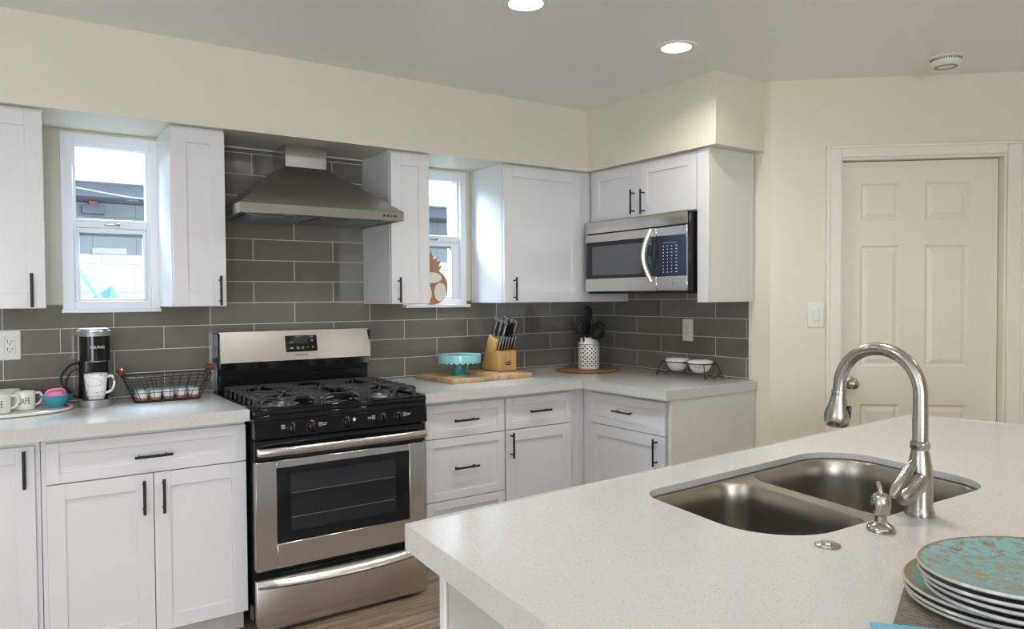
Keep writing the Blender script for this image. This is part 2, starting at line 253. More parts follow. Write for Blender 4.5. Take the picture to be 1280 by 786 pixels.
# ---------------------------------------------------------------- mesh helpers
def box(bm, x0, y0, z0, x1, y1, z1, bev=0.0, seg=1, M=None):
    r = bmesh.ops.create_cube(bm, size=1.0); vs = r['verts']
    sx, sy, sz = abs(x1 - x0), abs(y1 - y0), abs(z1 - z0); c = ((x0 + x1) / 2, (y0 + y1) / 2, (z0 + z1) / 2)
    for v in vs: v.co = Vector((v.co.x * sx + c[0], v.co.y * sy + c[1], v.co.z * sz + c[2]))
    if bev > 0:
        es = list({e for v in vs for e in v.link_edges})
        rr = bmesh.ops.bevel(bm, geom=es, offset=min(bev, sx / 2.2, sy / 2.2, sz / 2.2), segments=seg, affect='EDGES', profile=0.5)
        vs = list({v for f in rr['faces'] for v in f.verts} | {v for v in vs if v.is_valid})
    if M is not None:
        for v in vs: v.co = M @ v.co
    return vs
def tube(bm, pts, r, seg=10, closed=False, caps=True, flat=1.0):
    pts = [Vector(p) for p in pts]; n = len(pts); rs = r if isinstance(r, (list, tuple)) else [r] * n
    rings = []; prev = None
    for i, p in enumerate(pts):
        if closed: d = pts[(i + 1) % n] - pts[i - 1]
        else: d = pts[min(i + 1, n - 1)] - pts[max(i - 1, 0)]
        if d.length < 1e-9: d = Vector((0, 0, 1))
        d.normalize()
        if prev is None: a = Vector((0, 0, 1)) if abs(d.z) < 0.9 else Vector((1, 0, 0)); u = d.cross(a).normalized()
        else:
            u = prev - d * prev.dot(d); u = u.normalized() if u.length > 1e-6 else d.orthogonal().normalized()
        prev = u; v = d.cross(u)
        rings.append([bm.verts.new(p + (u * math.cos(2 * PI * k / seg) * flat + v * math.sin(2 * PI * k / seg)) * rs[i]) for k in range(seg)])
    m = n if closed else n - 1
    for i in range(m):
        a, b = rings[i], rings[(i + 1) % n]
        off = 0
        if closed and i == m - 1: off = min(range(seg), key=lambda o: (a[0].co - b[o].co).length)
        for k in range(seg): bm.faces.new((a[k], a[(k + 1) % seg], b[(k + 1 + off) % seg], b[(k + off) % seg]))
    if caps and not closed:
        bm.faces.new(rings[0][::-1]); bm.faces.new(rings[-1])
def lathe(bm, prof, seg=32, M=None, sx=1.0, sy=1.0):
    rings = []
    for r, z in prof:
        if r < 1e-6: rings.append([bm.verts.new((0, 0, z))])
        else: rings.append([bm.verts.new((r * math.cos(2 * PI * k / seg) * sx, r * math.sin(2 * PI * k / seg) * sy, z)) for k in range(seg)])
    for a, b in zip(rings, rings[1:]):
        if len(a) == 1 and len(b) == 1: continue
        for k in range(seg):
            k2 = (k + 1) % seg
            if len(a) == 1: bm.faces.new((a[0], b[k2], b[k]))
            elif len(b) == 1: bm.faces.new((a[k], a[k2], b[0]))
            else: bm.faces.new((a[k], a[k2], b[k2], b[k]))
    if M is not None:
        for rg in rings:
            for v in rg: v.co = M @ v.co
    return rings
def prism(bm, poly, z0, z1, M=None):
    a = [bm.verts.new((x, y, z0)) for x, y in poly]; b = [bm.verts.new((x, y, z1)) for x, y in poly]; n = len(poly)
    bm.faces.new(a[::-1]); bm.faces.new(b)
    for i in range(n): bm.faces.new((a[i], a[(i + 1) % n], b[(i + 1) % n], b[i]))
    if M is not None:
        for v in a + b: v.co = M @ v.co
    return a + b
def T(x, y, z): return Matrix.Translation((x, y, z))
def R(a, ax): return Matrix.Rotation(a, 4, ax)
def spline(pts, sub=8, closed=True):
    P = [Vector(p) for p in pts]; n = len(P); out = []
    rng = range(n) if closed else range(n - 1)
    for i in rng:
        p0, p1, p2, p3 = (P[(i - 1) % n], P[i], P[(i + 1) % n], P[(i + 2) % n]) if closed else (P[max(i - 1, 0)], P[i], P[i + 1], P[min(i + 2, n - 1)])
        for s in range(sub):
            t = s / sub; out.append(0.5 * ((2 * p1) + (p2 - p0) * t + (2 * p0 - 5 * p1 + 4 * p2 - p3) * t * t + (3 * p1 - p0 - 3 * p2 + p3) * t ** 3))
    if not closed: out.append(P[-1])
    return out
def chain_matrix(o):
    Mx = Matrix.Identity(4)
    while o: Mx = o.matrix_basis @ Mx; o = o.parent
    return Mx
def obj(name, bm, mat, parent=None, world=False, smooth=40, recalc=True):
    if recalc: bmesh.ops.recalc_face_normals(bm, faces=bm.faces)
    if world and parent: bm.transform(chain_matrix(parent).inverted())
    me = bpy.data.meshes.new(name); bm.to_mesh(me); bm.free()
    me.materials.append(MT[mat] if isinstance(mat, str) else mat)
    if smooth:
        me.polygons.foreach_set('use_smooth', [True] * len(me.polygons))
        me.set_sharp_from_angle(angle=math.radians(smooth))
    o = bpy.data.objects.new(name, me); COL.objects.link(o)
    if parent: o.parent = parent
    return o
def tag(o, label=None, cat=None, group=None, kind=None):
    if label: o['label'] = label
    if cat: o['category'] = cat
    if group: o['group'] = group
    if kind: o['kind'] = kind
    return o
def thing(name, label, cat, loc=(0, 0, 0), rz=0.0, group=None):
    o = bpy.data.objects.new(name, None); COL.objects.link(o); o.empty_display_size = 0.05
    o.location = loc; o.rotation_euler = (0, 0, rz); return tag(o, label, cat, group)
def copy_tree(o, parent=None):
    c = o.copy(); COL.objects.link(c); c.parent = parent
    for ch in [x for x in TREE.get(o.name, [])]: copy_tree(ch, c)
    return c
def dup(root, loc, rot=None, label=None, group=None):
    c = root.copy(); COL.objects.link(c); c.location = loc
    if rot is not None: c.rotation_euler = rot
    if label: c['label'] = label
    if group: c['group'] = group
    def rec(src, dst):
        for ch in [x for x in bpy.data.objects if x.parent == src]:
            d = ch.copy(); COL.objects.link(d); d.parent = dst; rec(ch, d)
    rec(root, c); return c
def struct(name, bm, mat, parent=None, smooth=0, label=None):
    o = obj(name, bm, mat, parent, smooth=smooth)
    if not parent: o['kind'] = 'structure'
    if label: o['label'] = label
    return o
def nb(): return bmesh.new()
def text(s, size, depth, mat, parent, Mx, name='lettering', align='CENTER', squeeze=1.0):
    cu = bpy.data.curves.new('txt', 'FONT'); cu.body = s; cu.size = size; cu.extrude = depth; cu.align_x = align; cu.align_y = 'CENTER'
    to = bpy.data.objects.new('txt', cu); COL.objects.link(to)
    dg = bpy.context.evaluated_depsgraph_get(); me = bpy.data.meshes.new_from_object(to.evaluated_get(dg))
    bpy.data.objects.remove(to); bpy.data.curves.remove(cu)
    bm = nb(); bm.from_mesh(me); bpy.data.meshes.remove(me)
    bm.transform(Mx @ Matrix.Diagonal((squeeze, 1, 1, 1))); return obj(name, bm, mat, parent, smooth=0, recalc=False)

# ================================================================ THE ROOM
XL, YR = -5.5, -7.0
P0 = Vector((0.0, -1.34)); DR = Vector((0.75160, -0.65962)); ANG = math.atan2(DR.y, DR.x); LC = 1.36
PE = P0 + DR * LC
# wall A (north) with two window openings
W1 = (-2.94, -2.62, 1.334, 2.045); W2 = (-1.352, -1.01, 1.334, 2.045)
bm = nb(); xs = [XL, W1[0], W1[1], W2[0], W2[1], 0.12]
for i in range(5):
    x0, x1 = xs[i], xs[i + 1]
    if i in (1, 3):
        box(bm, x0, 0, 0, x1, 0.15, W1[2]); box(bm, x0, 0, W1[3], x1, 0.15, ZC)
    else: box(bm, x0, 0, 0, x1, 0.15, ZC)
struct('wall_back', bm, 'wall')
bm = nb(); box(bm, 0, P0.y, 0, 0.12, 0, ZC); struct('wall_right', bm, 'wall')
# diagonal wall with a door opening, local frame: x along the wall, y into it
def on_diag(name, label, cat, kind=None):
    o = bpy.data.objects.new(name, None); COL.objects.link(o); o.location = (P0.x, P0.y, 0); o.rotation_euler = (0, 0, ANG)
    tag(o, label, cat, None, kind); return o
DO = (0.335, 1.112, 2.034)
Md = T(P0.x, P0.y, 0) @ R(ANG, 'Z')
bm = nb(); box(bm, 0, 0, 0, DO[0], 0.12, ZC, M=Md); box(bm, DO[1], 0, 0, LC, 0.12, ZC, M=Md); box(bm, DO[0], 0, DO[2], DO[1], 0.12, ZC, M=Md)
struct('wall_diagonal', bm, 'wall')
bm = nb(); box(bm, PE.x, YR, 0, PE.x + 0.12, PE.y + 0.05, ZC); struct('wall_right_rear', bm, 'wall')
# left wall with an invented opening for the side fill
bm = nb()
box(bm, XL - 0.12, YR, 0, XL, -4.3, ZC); box(bm, XL - 0.12, -2.5, 0, XL, 0.15, ZC); box(bm, XL - 0.12, -4.3, 0, XL, -2.5, 0.85); box(bm, XL - 0.12, -4.3, 2.05, XL, -2.5, ZC)
struct('wall_left', bm, 'wall')
bm = nb()
box(bm, XL, YR - 0.12, 0, -5.25, YR, ZC); box(bm, -3.45, YR - 0.12, 0, PE.x + 0.12, YR, ZC); box(bm, -5.25, YR - 0.12, 2.2, -3.45, YR, ZC)
struct('wall_rear', bm, 'wall')
bm = nb(); box(bm, XL - 0.12, YR - 0.12, -0.1, PE.x + 0.12, 0.15, 0); struct('floor', bm, 'floor')
bm = nb(); box(bm, XL - 0.12, YR - 0.12, ZC, PE.x + 0.12, 0.15, ZC + 0.1); struct('ceiling', bm, 'ceil')
# soffit (one L shaped bulkhead)
SD, SY = 0.3742, -1.31
bm = nb(); prism(bm, [(XL, 0), (XL, -SD), (-SD, -SD), (-SD, SY), (0, SY), (0, 0)], ZS, ZC); struct('trim_1', bm, 'wall', label='L-shaped boxed soffit between the wall cabinets and the ceiling')
# tiled backsplash
TT = 0.008
bm = nb()
box(bm, -3.7, -TT, 0.914, -2.955, 0, 1.335); box(bm, -2.955, -TT, 0.914, -2.60, 0, 1.31); box(bm, -2.60, -TT, 0.914, -2.38, 0, 1.335)
box(bm, -2.38, -TT, 0.85, -1.592, 0, ZS); box(bm, -1.592, -TT, 0.914, -1.38, 0, 1.335); box(bm, -1.38, -TT, 0.914, -0.98, 0, 1.30); box(bm, -0.98, -TT, 0.914, 0, 0, 1.335)
struct('wall_back_tiles', bm, 'tileA', label='grey glass tile backsplash in running bond behind the range')
bm = nb(); box(bm, -TT, -1.218, 0.914, 0, -TT, 1.45); struct('wall_right_tiles', bm, 'tileB', label='grey glass tile backsplash under the microwave')
bm = nb(); box(bm, -1.598, -0.010, 1.33, -1.588, 0, ZS, 0.002); box(bm, -2.38, -0.009, ZS - 0.006, -1.59, 0, ZS); struct('trim_2', bm, 'grout')
bm = nb(); box(bm, -0.010, -1.224, 0.914, 0, -1.217, 1.33, 0.002); struct('trim_3', bm, 'grout')

# ---------------- windows in wall A
def window(name, x0, x1, glass_lo, glass_hi, label):
    root = bpy.data.objects.new(name, None); COL.objects.link(root); root.location = ((x0 + x1) / 2, 0, 1.30); tag(root, label, None, None, 'structure')
    ox0, ox1 = (W1 if x0 < -2 else W2)[:2]
    bm = nb()   # casing around the opening, proud of the wall
    zt = 2.062
    box(bm, x0, -0.020, 1.312, ox0 + 0.012, 0.03, zt, 0.0015); box(bm, ox1 - 0.012, -0.020, 1.312, x1, 0.03, zt, 0.0015)
    box(bm, ox0 + 0.012, -0.0195, 2.03, ox1 - 0.012, 0.03, zt, 0.0015); box(bm, ox0 + 0.012, -0.0195, 1.312, ox1 - 0.012, 0.03, 1.345, 0.0015)
    obj('casing', bm, 'vinyl', root, True)
    bm = nb(); box(bm, x0 - 0.004, -0.058 if x0 > -2 else -0.026, 1.296, x1 + 0.004, 0.0, 1.312, 0.002); obj('sill', bm, 'vinyl', root, True)
    ux0, ux1 = ox0 + 0.012, ox1 - 0.012; lx0, lx1 = glass_lo
    bm = nb()   # fixed frame with the meeting rail
    box(bm, ux0, 0.0, 1.345, ux0 + 0.012, 0.05, 2.03); box(bm, ux1 - 0.012, 0.0, 1.345, ux1, 0.05, 2.03); box(bm, ux0 + 0.012, 0.002, 2.012, ux1 - 0.012, 0.05, 2.03)
    box(bm, ux0 + 0.012, -0.004, 1.662, ux1 - 0.012, 0.05, 1.70, 0.003); obj('window_frame', bm, 'vinyl', root, True)
    bm = nb(); box(bm, ux0 + 0.012, 0.028, 1.70, ux1 - 0.012, 0.032, 2.012); obj('upper_pane', bm, 'glass', root, True)
    bm = nb()   # lower sash
    sx0, sx1 = ux0 + 0.014, ux1 - 0.014
    box(bm, sx0, -0.010, 1.345, lx0, 0.024, 1.660, 0.003); box(bm, lx1, -0.010, 1.345, sx1, 0.024, 1.660, 0.003)
    box(bm, lx0, -0.010, 1.345, lx1, 0.024, 1.358, 0.003); box(bm, lx0, -0.010, 1.640, lx1, 0.024, 1.660, 0.003)
    s = obj('lower_sash', bm, 'vinyl', root, True)
    bm = nb(); box(bm, lx0, 0.004, 1.358, lx1, 0.008, 1.632); obj('lower_pane', bm, 'glass', s, True)
    bm = nb(); box(bm, lx0, 0.000, 1.628, lx1, 0.012, 1.640); obj('seal_strip', bm, 'fascia', s, True)
    bm = nb(); box(bm, (lx0 + lx1) / 2 - 0.03, -0.016, 1.674, (lx0 + lx1) / 2 + 0.02, -0.004, 1.681, 0.003); box(bm, (lx0 + lx1) / 2 + 0.018, -0.022, 1.671, (lx0 + lx1) / 2 + 0.032, -0.004, 1.685, 0.003); obj('latch', bm, 'silver', root, True)
    return root
window('window_1', -2.972, -2.596, (-2.905, -2.660), None, 'white single-hung window left of the range hood')
window('window_2', -1.384, -0.984, (-1.318, -1.078), None, 'narrow white window behind the pineapple board')

# ---------------- exterior seen through the windows
bm = nb(); box(bm, -6, 2.2, -0.2, 6, 2.4, 1.665); struct('exterior_block_wall', bm, 'block')['category'] = 'wall'
bm = nb(); box(bm, -10, 0.2, -0.3, 12, 14, -0.2); struct('ground', bm, 'dirt')
h = thing('neighbour_house', 'pale neighbouring building with a dark eave seen through the windows', 'building', (0, 5.0, -0.2))
bm = nb(); box(bm, -6, 5.0, -0.2, 7, 8.0, 2.34); obj('wall', bm, 'block', h, True, 0)
bm = nb(); box(bm, -6.3, 4.55, 2.35, 7.3, 4.9, 2.48); box(bm, -6.3, 4.9, 2.345, 7.3, 8, 2.38); obj('eave', bm, 'fascia', h, True, 0)
bm = nb(); box(bm, -6.4, 4.45, 2.481, 7.4, 8.2, 2.60); obj('roof', bm, 'roof', h, True, 0)
c = thing('roof_cable', 'drooping white cable under the neighbouring eave', 'cable', (-3.2, 4.5, 2.2))
bm = nb(); tube(bm, [(-4.2 + i * 0.1, 4.50, 2.43 - 0.035 * math.sin(i * 0.35) - 0.002 * i) for i in range(30)], 0.008, 5); obj('wire', bm, 'roof', c, True)
t_ = thing('meter_box', 'dark meter box with a red cap on the neighbouring wall under the eave', 'box', (-2.40, 4.92, 2.20))
bm = nb(); box(bm, -2.44, 4.86, 2.305, -2.36, 4.96, 2.344, 0.004); obj('shaft', bm, 'brickr', t_, True); bm = nb(); box(bm, -2.50, 4.84, 2.215, -2.30, 4.999, 2.304, 0.004); obj('base', bm, 'fascia', t_, True)
t_ = thing('plastic_sheet', 'blue plastic sheet leaning outside the left window', 'sheet', (-2.7, 1.4, -0.2))
bm = nb(); a = [(-2.74, 1.35, 1.365), (-2.625, 1.45, 1.435), (-2.555, 1.47, 1.30), (-2.40, 1.55, -0.2), (-2.95, 1.30, -0.2)]
vs = [bm.verts.new(p) for p in a]; f = bm.faces.new(vs); bmesh.ops.solidify(bm, geom=[f], thickness=0.012); obj('sheet', bm, 'bluetarp', t_, True)
t_ = thing('blue_pole', 'blue pole slanting outside the left window', 'pole', (-2.9, 1.2, -0.2))
bm = nb(); tube(bm, [(-2.84, 1.25, 1.56), (-2.72, 1.20, 1.37), (-2.10, 1.1, -0.19)], 0.013, 8); obj('rod', bm, 'bluetarp', t_, True)
t_ = thing('loose_block', 'grey concrete block set on top of the outdoor block wall', 'block', (-2.54, 2.3, 1.665))
bm = nb(); box(bm, -2.66, 2.21, 1.666, -2.44, 2.38, 1.712, 0.006); obj('slab', bm, 'fasciag', t_, True)

# ---------------- door in the diagonal wall
dr = on_diag('door_1', 'cream six-panel interior door in the diagonal wall', None, 'structure')
bm = nb()
x0, x1, zt = DO
for a, b_ in ((0.268, x0 + 0.004), (x1 - 0.004, 1.186)):
    s = 1 if a < 0.5 else -1
    box(bm, a, -0.014, 0, b_, 0, zt + 0.056, 0.003); 
    oo = a if s > 0 else b_
    box(bm, min(oo, oo + s * 0.016), -0.021, 0, max(oo, oo + s * 0.016), -0.013, zt + 0.056, 0.003)
box(bm, x0 + 0.004, -0.014, zt - 0.004, x1 - 0.004, 0, zt + 0.056, 0.003); box(bm, 0.284, -0.021, zt + 0.040, 1.170, -0.013, zt + 0.056, 0.003)
cs = obj('casing', bm, 'trim', dr)
bm = nb(); box(bm, x0 - 0.001, 0.0, 0, x0 + 0.014, 0.12, zt); box(bm, x1 - 0.014, 0.0, 0, x1 + 0.001, 0.12, zt); box(bm, x0 + 0.014, 0.0, zt - 0.014, x1 - 0.014, 0.12, zt)
box(bm, x0 + 0.012, 0.088, 0, x0 + 0.026, 0.12, zt - 0.012); box(bm, x1 - 0.026, 0.088, 0, x1 - 0.012, 0.12, zt - 0.012); box(bm, x0 + 0.012, 0.088, zt - 0.028, x1 - 0.012, 0.12, zt - 0.012)
obj('jamb', bm, 'trim', dr)
# leaf with six raised panels
lx0, lx1, lz0, lz1, ly = x0 + 0.017, x1 - 0.017, 0.01, zt - 0.018, 0.050
colx = [(0.449, 0.640), (0.757, 0.962)]; rowz = [(0.12, 0.80), (0.99, 1.597), (1.722, 1.908)]
bm = nb()
xs = sorted([lx0, lx1] + [v for c_ in colx for v in c_]); zs = sorted([lz0, lz1] + [v for c_ in rowz for v in c_])
for i in range(len(xs) - 1):
    for j in range(len(zs) - 1):
        a0, a1, c0, c1 = xs[i], xs[i + 1], zs[j], zs[j + 1]
        if i % 2 == 1 and j % 2 == 1:
            loops = []
            for ins, dy in ((0, 0), (0.010, 0.008), (0.016, 0.008), (0.036, 0.001)):
                loops.append([bm.verts.new(p) for p in ((a0 + ins, ly + dy, c0 + ins), (a1 - ins, ly + dy, c0 + ins), (a1 - ins, ly + dy, c1 - ins), (a0 + ins, ly + dy, c1 - ins))])
            for A, B in zip(loops, loops[1:]):
                for k in range(4): bm.faces.new((A[k], A[(k + 1) % 4], B[(k + 1) % 4], B[k]))
            bm.faces.new(loops[-1])
        else: bm.faces.new([bm.verts.new(p) for p in ((a0, ly, c0), (a1, ly, c0), (a1, ly, c1), (a0, ly, c1))])
bmesh.ops.remove_doubles(bm, verts=bm.verts, dist=1e-5)
box(bm, lx0, ly + 0.012, lz0, lx1, ly + 0.036, lz1)
for (a, b_, c0, c1) in ((lx0, lx0, lz0, lz1), (lx1, lx1, lz0, lz1)): bm.faces.new([bm.verts.new(p) for p in ((a, ly, c0), (a, ly + 0.036, c0), (a, ly + 0.036, c1), (a, ly, c1))])
bm.faces.new([bm.verts.new(p) for p in ((lx0, ly, lz1), (lx1, ly, lz1), (lx1, ly + 0.036, lz1), (lx0, ly + 0.036, lz1))])
leaf = obj('door_leaf', bm, 'door', dr, smooth=0)
bm = nb(); Mk = T(0.405, ly, 0.906) @ R(PI / 2, 'X')
lathe(bm, [(0, 0), (0.031, 0), (0.031, 0.004), (0.014, 0.008), (0.011, 0.026), (0.022, 0.034), (0.027, 0.046), (0.024, 0.058), (0.012, 0.065), (0, 0.066)], 24, Mk); obj('door_handle', bm, 'nickel', leaf)
bm = nb(); box(bm, 0.0, -0.012, 0, 0.268, 0, 0.09, 0.003, M=Md); box(bm, 1.186, -0.012, 0, LC, 0, 0.09, 0.003, M=Md); struct('baseboard_diagonal', bm, 'trim')
# light switch on the diagonal wall
sw = on_diag('light_switch', 'white rocker light switch left of the cream door', 'switch')
sw.location = (*(P0 + DR * 0.221), 1.19); 
bm = nb(); box(bm, -0.040, -0.006, 0, 0.040, 0, 0.125, 0.003); obj('wall_plate', bm, 'plate_w', sw)
bm = nb(); box(bm, -0.018, -0.0085, 0.028, 0.018, -0.005, 0.097, 0.001); obj('rocker_frame', bm, 'trim', sw)
bm = nb(); box(bm, -0.013, -0.013, 0.034, 0.013, -0.006, 0.091, 0.003, M=R(0.04, 'X')); obj('rocker', bm, 'white', sw)
# outlets
def outlet(label, loc, rz):
    o = thing('wall_outlet', label, 'outlet', loc, rz)
    bm = nb(); box(bm, -0.038, -0.006, 0, 0.038, 0, 0.122, 0.003); obj('wall_plate', bm, 'plate_w', o)
    bm = nb(); box(bm, -0.019, -0.009, 0.026, 0.019, -0.005, 0.096, 0.004); f = obj('receptacle', bm, 'white', o)
    bm = nb()
    for z in (0.045, 0.077):
        box(bm, -0.009, -0.0096, z - 0.005, -0.0065, -0.0085, z + 0.006); box(bm, 0.0065, -0.0096, z - 0.004, 0.009, -0.0085, z + 0.005)
        lathe(bm, [(0, 0), (0.0028, 0), (0.0028, 0.001), (0, 0.001)], 8, T(0, -0.0087, z - 0.011) @ R(PI / 2, 'X'))
    obj('slots', bm, 'hole', f, smooth=0); return o
outlet('white duplex outlet on the tiles behind the printed mugs', (-3.161, -TT, 1.107), 0)
outlet('white duplex outlet on the tiles above the pet bowls', (-TT, -0.808, 1.098), -PI / 2)

# ================================================================ CABINETS
def shaker(bm, x0, z0, x1, z1, y, rail=0.057, th=0.02, rec=0.009):
    yf = y - th
    box(bm, x0, yf, z0, x0 + rail, y, z1, 0.0012); box(bm, x1 - rail, yf, z0, x1, y, z1, 0.0012)
    box(bm, x0 + rail, yf, z0, x1 - rail, y, z0 + rail, 0.0012); box(bm, x0 + rail, yf, z1 - rail, x1 - rail, y, z1, 0.0012)
    box(bm, x0 + rail - 0.004, yf + rec, z0 + rail - 0.004, x1 - rail + 0.004, y - 0.002, z1 - rail + 0.004)
def bar_pull(parent, y, a, b, horiz=True):
    """a, b: the two ends (x, z)"""
    bm = nb(); A = Vector((a[0], y - 0.030, a[1])); B = Vector((b[0], y - 0.030, b[1])); d = (B - A).normalized()
    tube(bm, [A, B], 0.0055, 12)
    for p in (A + d * 0.018, B - d * 0.018): tube(bm, [p + Vector((0, 0.030, 0)), p], 0.0042, 10)
    return obj('handle', bm, 'black', parent)
def cabinet(name, label, cat, loc, rz, w, z0, z1, depth, fronts, toe=False, group=None, body='cab', side_over=None):
    root = thing(name, label, cat, loc, rz, group)
    bm = nb()
    if toe:
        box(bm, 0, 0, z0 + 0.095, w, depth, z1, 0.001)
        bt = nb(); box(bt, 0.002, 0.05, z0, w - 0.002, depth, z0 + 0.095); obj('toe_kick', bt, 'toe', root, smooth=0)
    else: box(bm, 0, 0, z0, w, depth, z1, 0.001)
    obj('body', bm, body, root)
    for kind, x0, c0, x1, c1, h in fronts:
        bm = nb(); rail = 0.057 if kind == 'door' else 0.04
        shaker(bm, x0, c0, x1, c1, -0.0005, rail); f = obj(kind, bm, 'cab', root, smooth=30)
        if h: bar_pull(f, -0.0205, h[0], h[1])
    return root
YB = -0.60
# base cabinets on the back wall (world x - loc x, world z)
def off(ox, L): return [(k, a - ox, c, b - ox, d, None if h is None else ((h[0][0] - ox, h[0][1]), (h[1][0] - ox, h[1][1]))) for k, a, c, b, d, h in L]
CT = 0.866; CL = -2.3835; CR = -1.603
cabinet('base_cabinet', 'white base cabinet cut off by the frame edge, one tall door', 'cabinet', (-3.62, YB, 0), 0, 0.535, 0, CT, 0.58,
        off(-3.62, [('door', -3.60, 0.095, -3.102, 0.846, ((-3.134, 0.705), (-3.134, 0.835)))]), True)
cabinet('base_cabinet', 'white base cabinet left of the range, wide drawer over two doors', 'cabinet', (-3.083, YB, 0), 0, 0.696, 0, CT, 0.58,
        off(-3.083, [('drawer', -3.069, 0.703, -2.388, 0.848, ((-2.793, 0.768), (-2.664, 0.768))),
                     ('door', -3.069, 0.093, -2.7285, 0.699, ((-2.763, 0.552), (-2.763, 0.680))), ('door', -2.7255, 0.093, -2.388, 0.699, ((-2.696, 0.548), (-2.696, 0.676)))]), True)
cabinet('base_cabinet', 'white base cabinet right of the range with a stack of three drawers', 'cabinet', (-1.598, YB, 0), 0, 0.468, 0, CT, 0.58,
        off(-1.598, [('drawer', -1.574, 0.687, -1.132, 0.845, ((-1.433, 0.766), (-1.300, 0.766))), ('drawer', -1.574, 0.390, -1.132, 0.683, ((-1.433, 0.540), (-1.299, 0.540))),
                     ('drawer', -1.574, 0.095, -1.132, 0.386, ((-1.433, 0.255), (-1.299, 0.255)))]), True)
cabinet('base_cabinet', 'white base cabinet in the inner corner, small drawer over one door', 'cabinet', (-1.129, YB, 0), 0, 0.5285, 0, CT, 0.58,
        off(-1.129, [('drawer', -1.123, 0.687, -0.704, 0.845, ((-0.989, 0.770), (-0.857, 0.770))), ('door', -1.123, 0.095, -0.704, 0.683, ((-1.096, 0.547), (-1.096, 0.675)))]), True)
b4 = cabinet('base_cabinet', 'white base cabinet below the pet bowls with a bare cream end panel', 'cabinet', (-0.60, -0.6005, 0), -PI / 2, 0.635, 0, CT, 0.59,
        [('drawer', 0.075, 0.687, 0.612, 0.846, ((0.277, 0.771), (0.408, 0.771))), ('door', 0.075, 0.095, 0.612, 0.683, ((0.564, 0.540), (0.564, 0.672)))], True)
bm = nb(); box(bm, 0.6352, -0.020, 0, 0.653, 0.598, CT, 0.001); obj('end_panel', bm, 'cabin', b4)
# countertops
def slab(name, label, poly, z0, z1, bev=0.003):
    bm = nb(); vs = prism(bm, poly, z0, z1)
    bmesh.ops.bevel(bm, geom=[e for e in bm.edges if e.verts[0].co.z > z1 - 1e-5 and e.verts[1].co.z > z1 - 1e-5], offset=bev, segments=2, affect='EDGES')
    o = obj(name, bm, 'quartz'); tag(o, label, 'countertop'); return o
DC = 0.6687
slab('countertop', 'white speckled countertop left of the range under the coffee maker', [(-3.64, -0.009), (-3.64, -DC), (CL, -DC), (CL, -0.009)], CT + 0.001, 0.914)
slab('countertop', 'L-shaped white speckled countertop right of the range', [(CR, -0.009), (CR, -DC), (-DC, -DC), (-DC, -1.268), (-0.001, -1.268), (-0.001, -1.225), (-0.011, -1.224), (-0.009, -0.009)], CT + 0.001, 0.914)

# wall cabinets
YW = -0.33; ZB, ZT = 1.320, ZS - 0.001; DT = 2.062
def wallcab(label, x0, x1, doors, **kw): return cabinet('wall_cabinet', label, 'cabinet', (x0, YW, ZB), 0, x1 - x0, 0, ZT - ZB, 0.32, [(k, a - x0, c - ZB, b - x0, d - ZB, None if h is None else ((h[0][0] - x0, h[0][1] - ZB), (h[1][0] - x0, h[1][1] - ZB))) for k, a, c, b, d, h in doors], **kw)
wallcab('white wall cabinet cut off by the frame edge, left of the window', -3.50, -3.045, [('door', -3.495, 1.322, -3.047, DT, ((-3.092, 1.325), (-3.092, 1.453)))])
wallcab('narrow white wall cabinet between the left window and the hood', -2.600, -2.386, [('door', -2.597, 1.322, -2.388, DT, ((-2.416, 1.325), (-2.416, 1.450)))])
wallcab('narrow white wall cabinet between the hood and the narrow window', -1.612, -1.398, [('door', -1.610, 1.322, -1.400, DT, ((-1.576, 1.328), (-1.576, 1.452)))])
u4 = wallcab('wide white wall cabinet filling the corner left of the microwave', -0.945, -0.012, [('door', -0.943, 1.322, -0.412, DT, ((-0.883, 1.332), (-0.883, 1.460)))])
# cabinet over the microwave, local x runs towards the camera
uB = cabinet('wall_cabinet', 'short white two-door wall cabinet above the microwave', 'cabinet', (-0.33, -0.352, 1.777), -PI / 2, 0.823, 0, ZT - 1.777, 0.32,
    [('door', 0.037, 0.004, 0.4185, DT - 1.777, ((0.382, 0.018), (0.382, 0.150))), ('door', 0.4215, 0.004, 0.816, DT - 1.777, ((0.458, 0.012), (0.458, 0.144)))])
bm = nb(); pn = thing('end_cabinet', 'slim white full-height cabinet end panel right of the microwave', 'cabinet', (-0.35, -1.178, ZB))
box(bm, -0.350, -1.248, ZB, -0.008, -1.178, ZT, 0.0015); obj('body', bm, 'cabin', pn, True)
bm = nb(); box(bm, -0.354, -1.249, ZB, -0.3502, -1.178, DT + 0.01, 0.001); obj('face_strip', bm, 'cab', pn, True)

# ================================================================ MICROWAVE
mw = thing('microwave', 'stainless over-the-range microwave under the short two-door cabinet', 'microwave', (-0.36, -0.385, 1.37), -PI / 2)
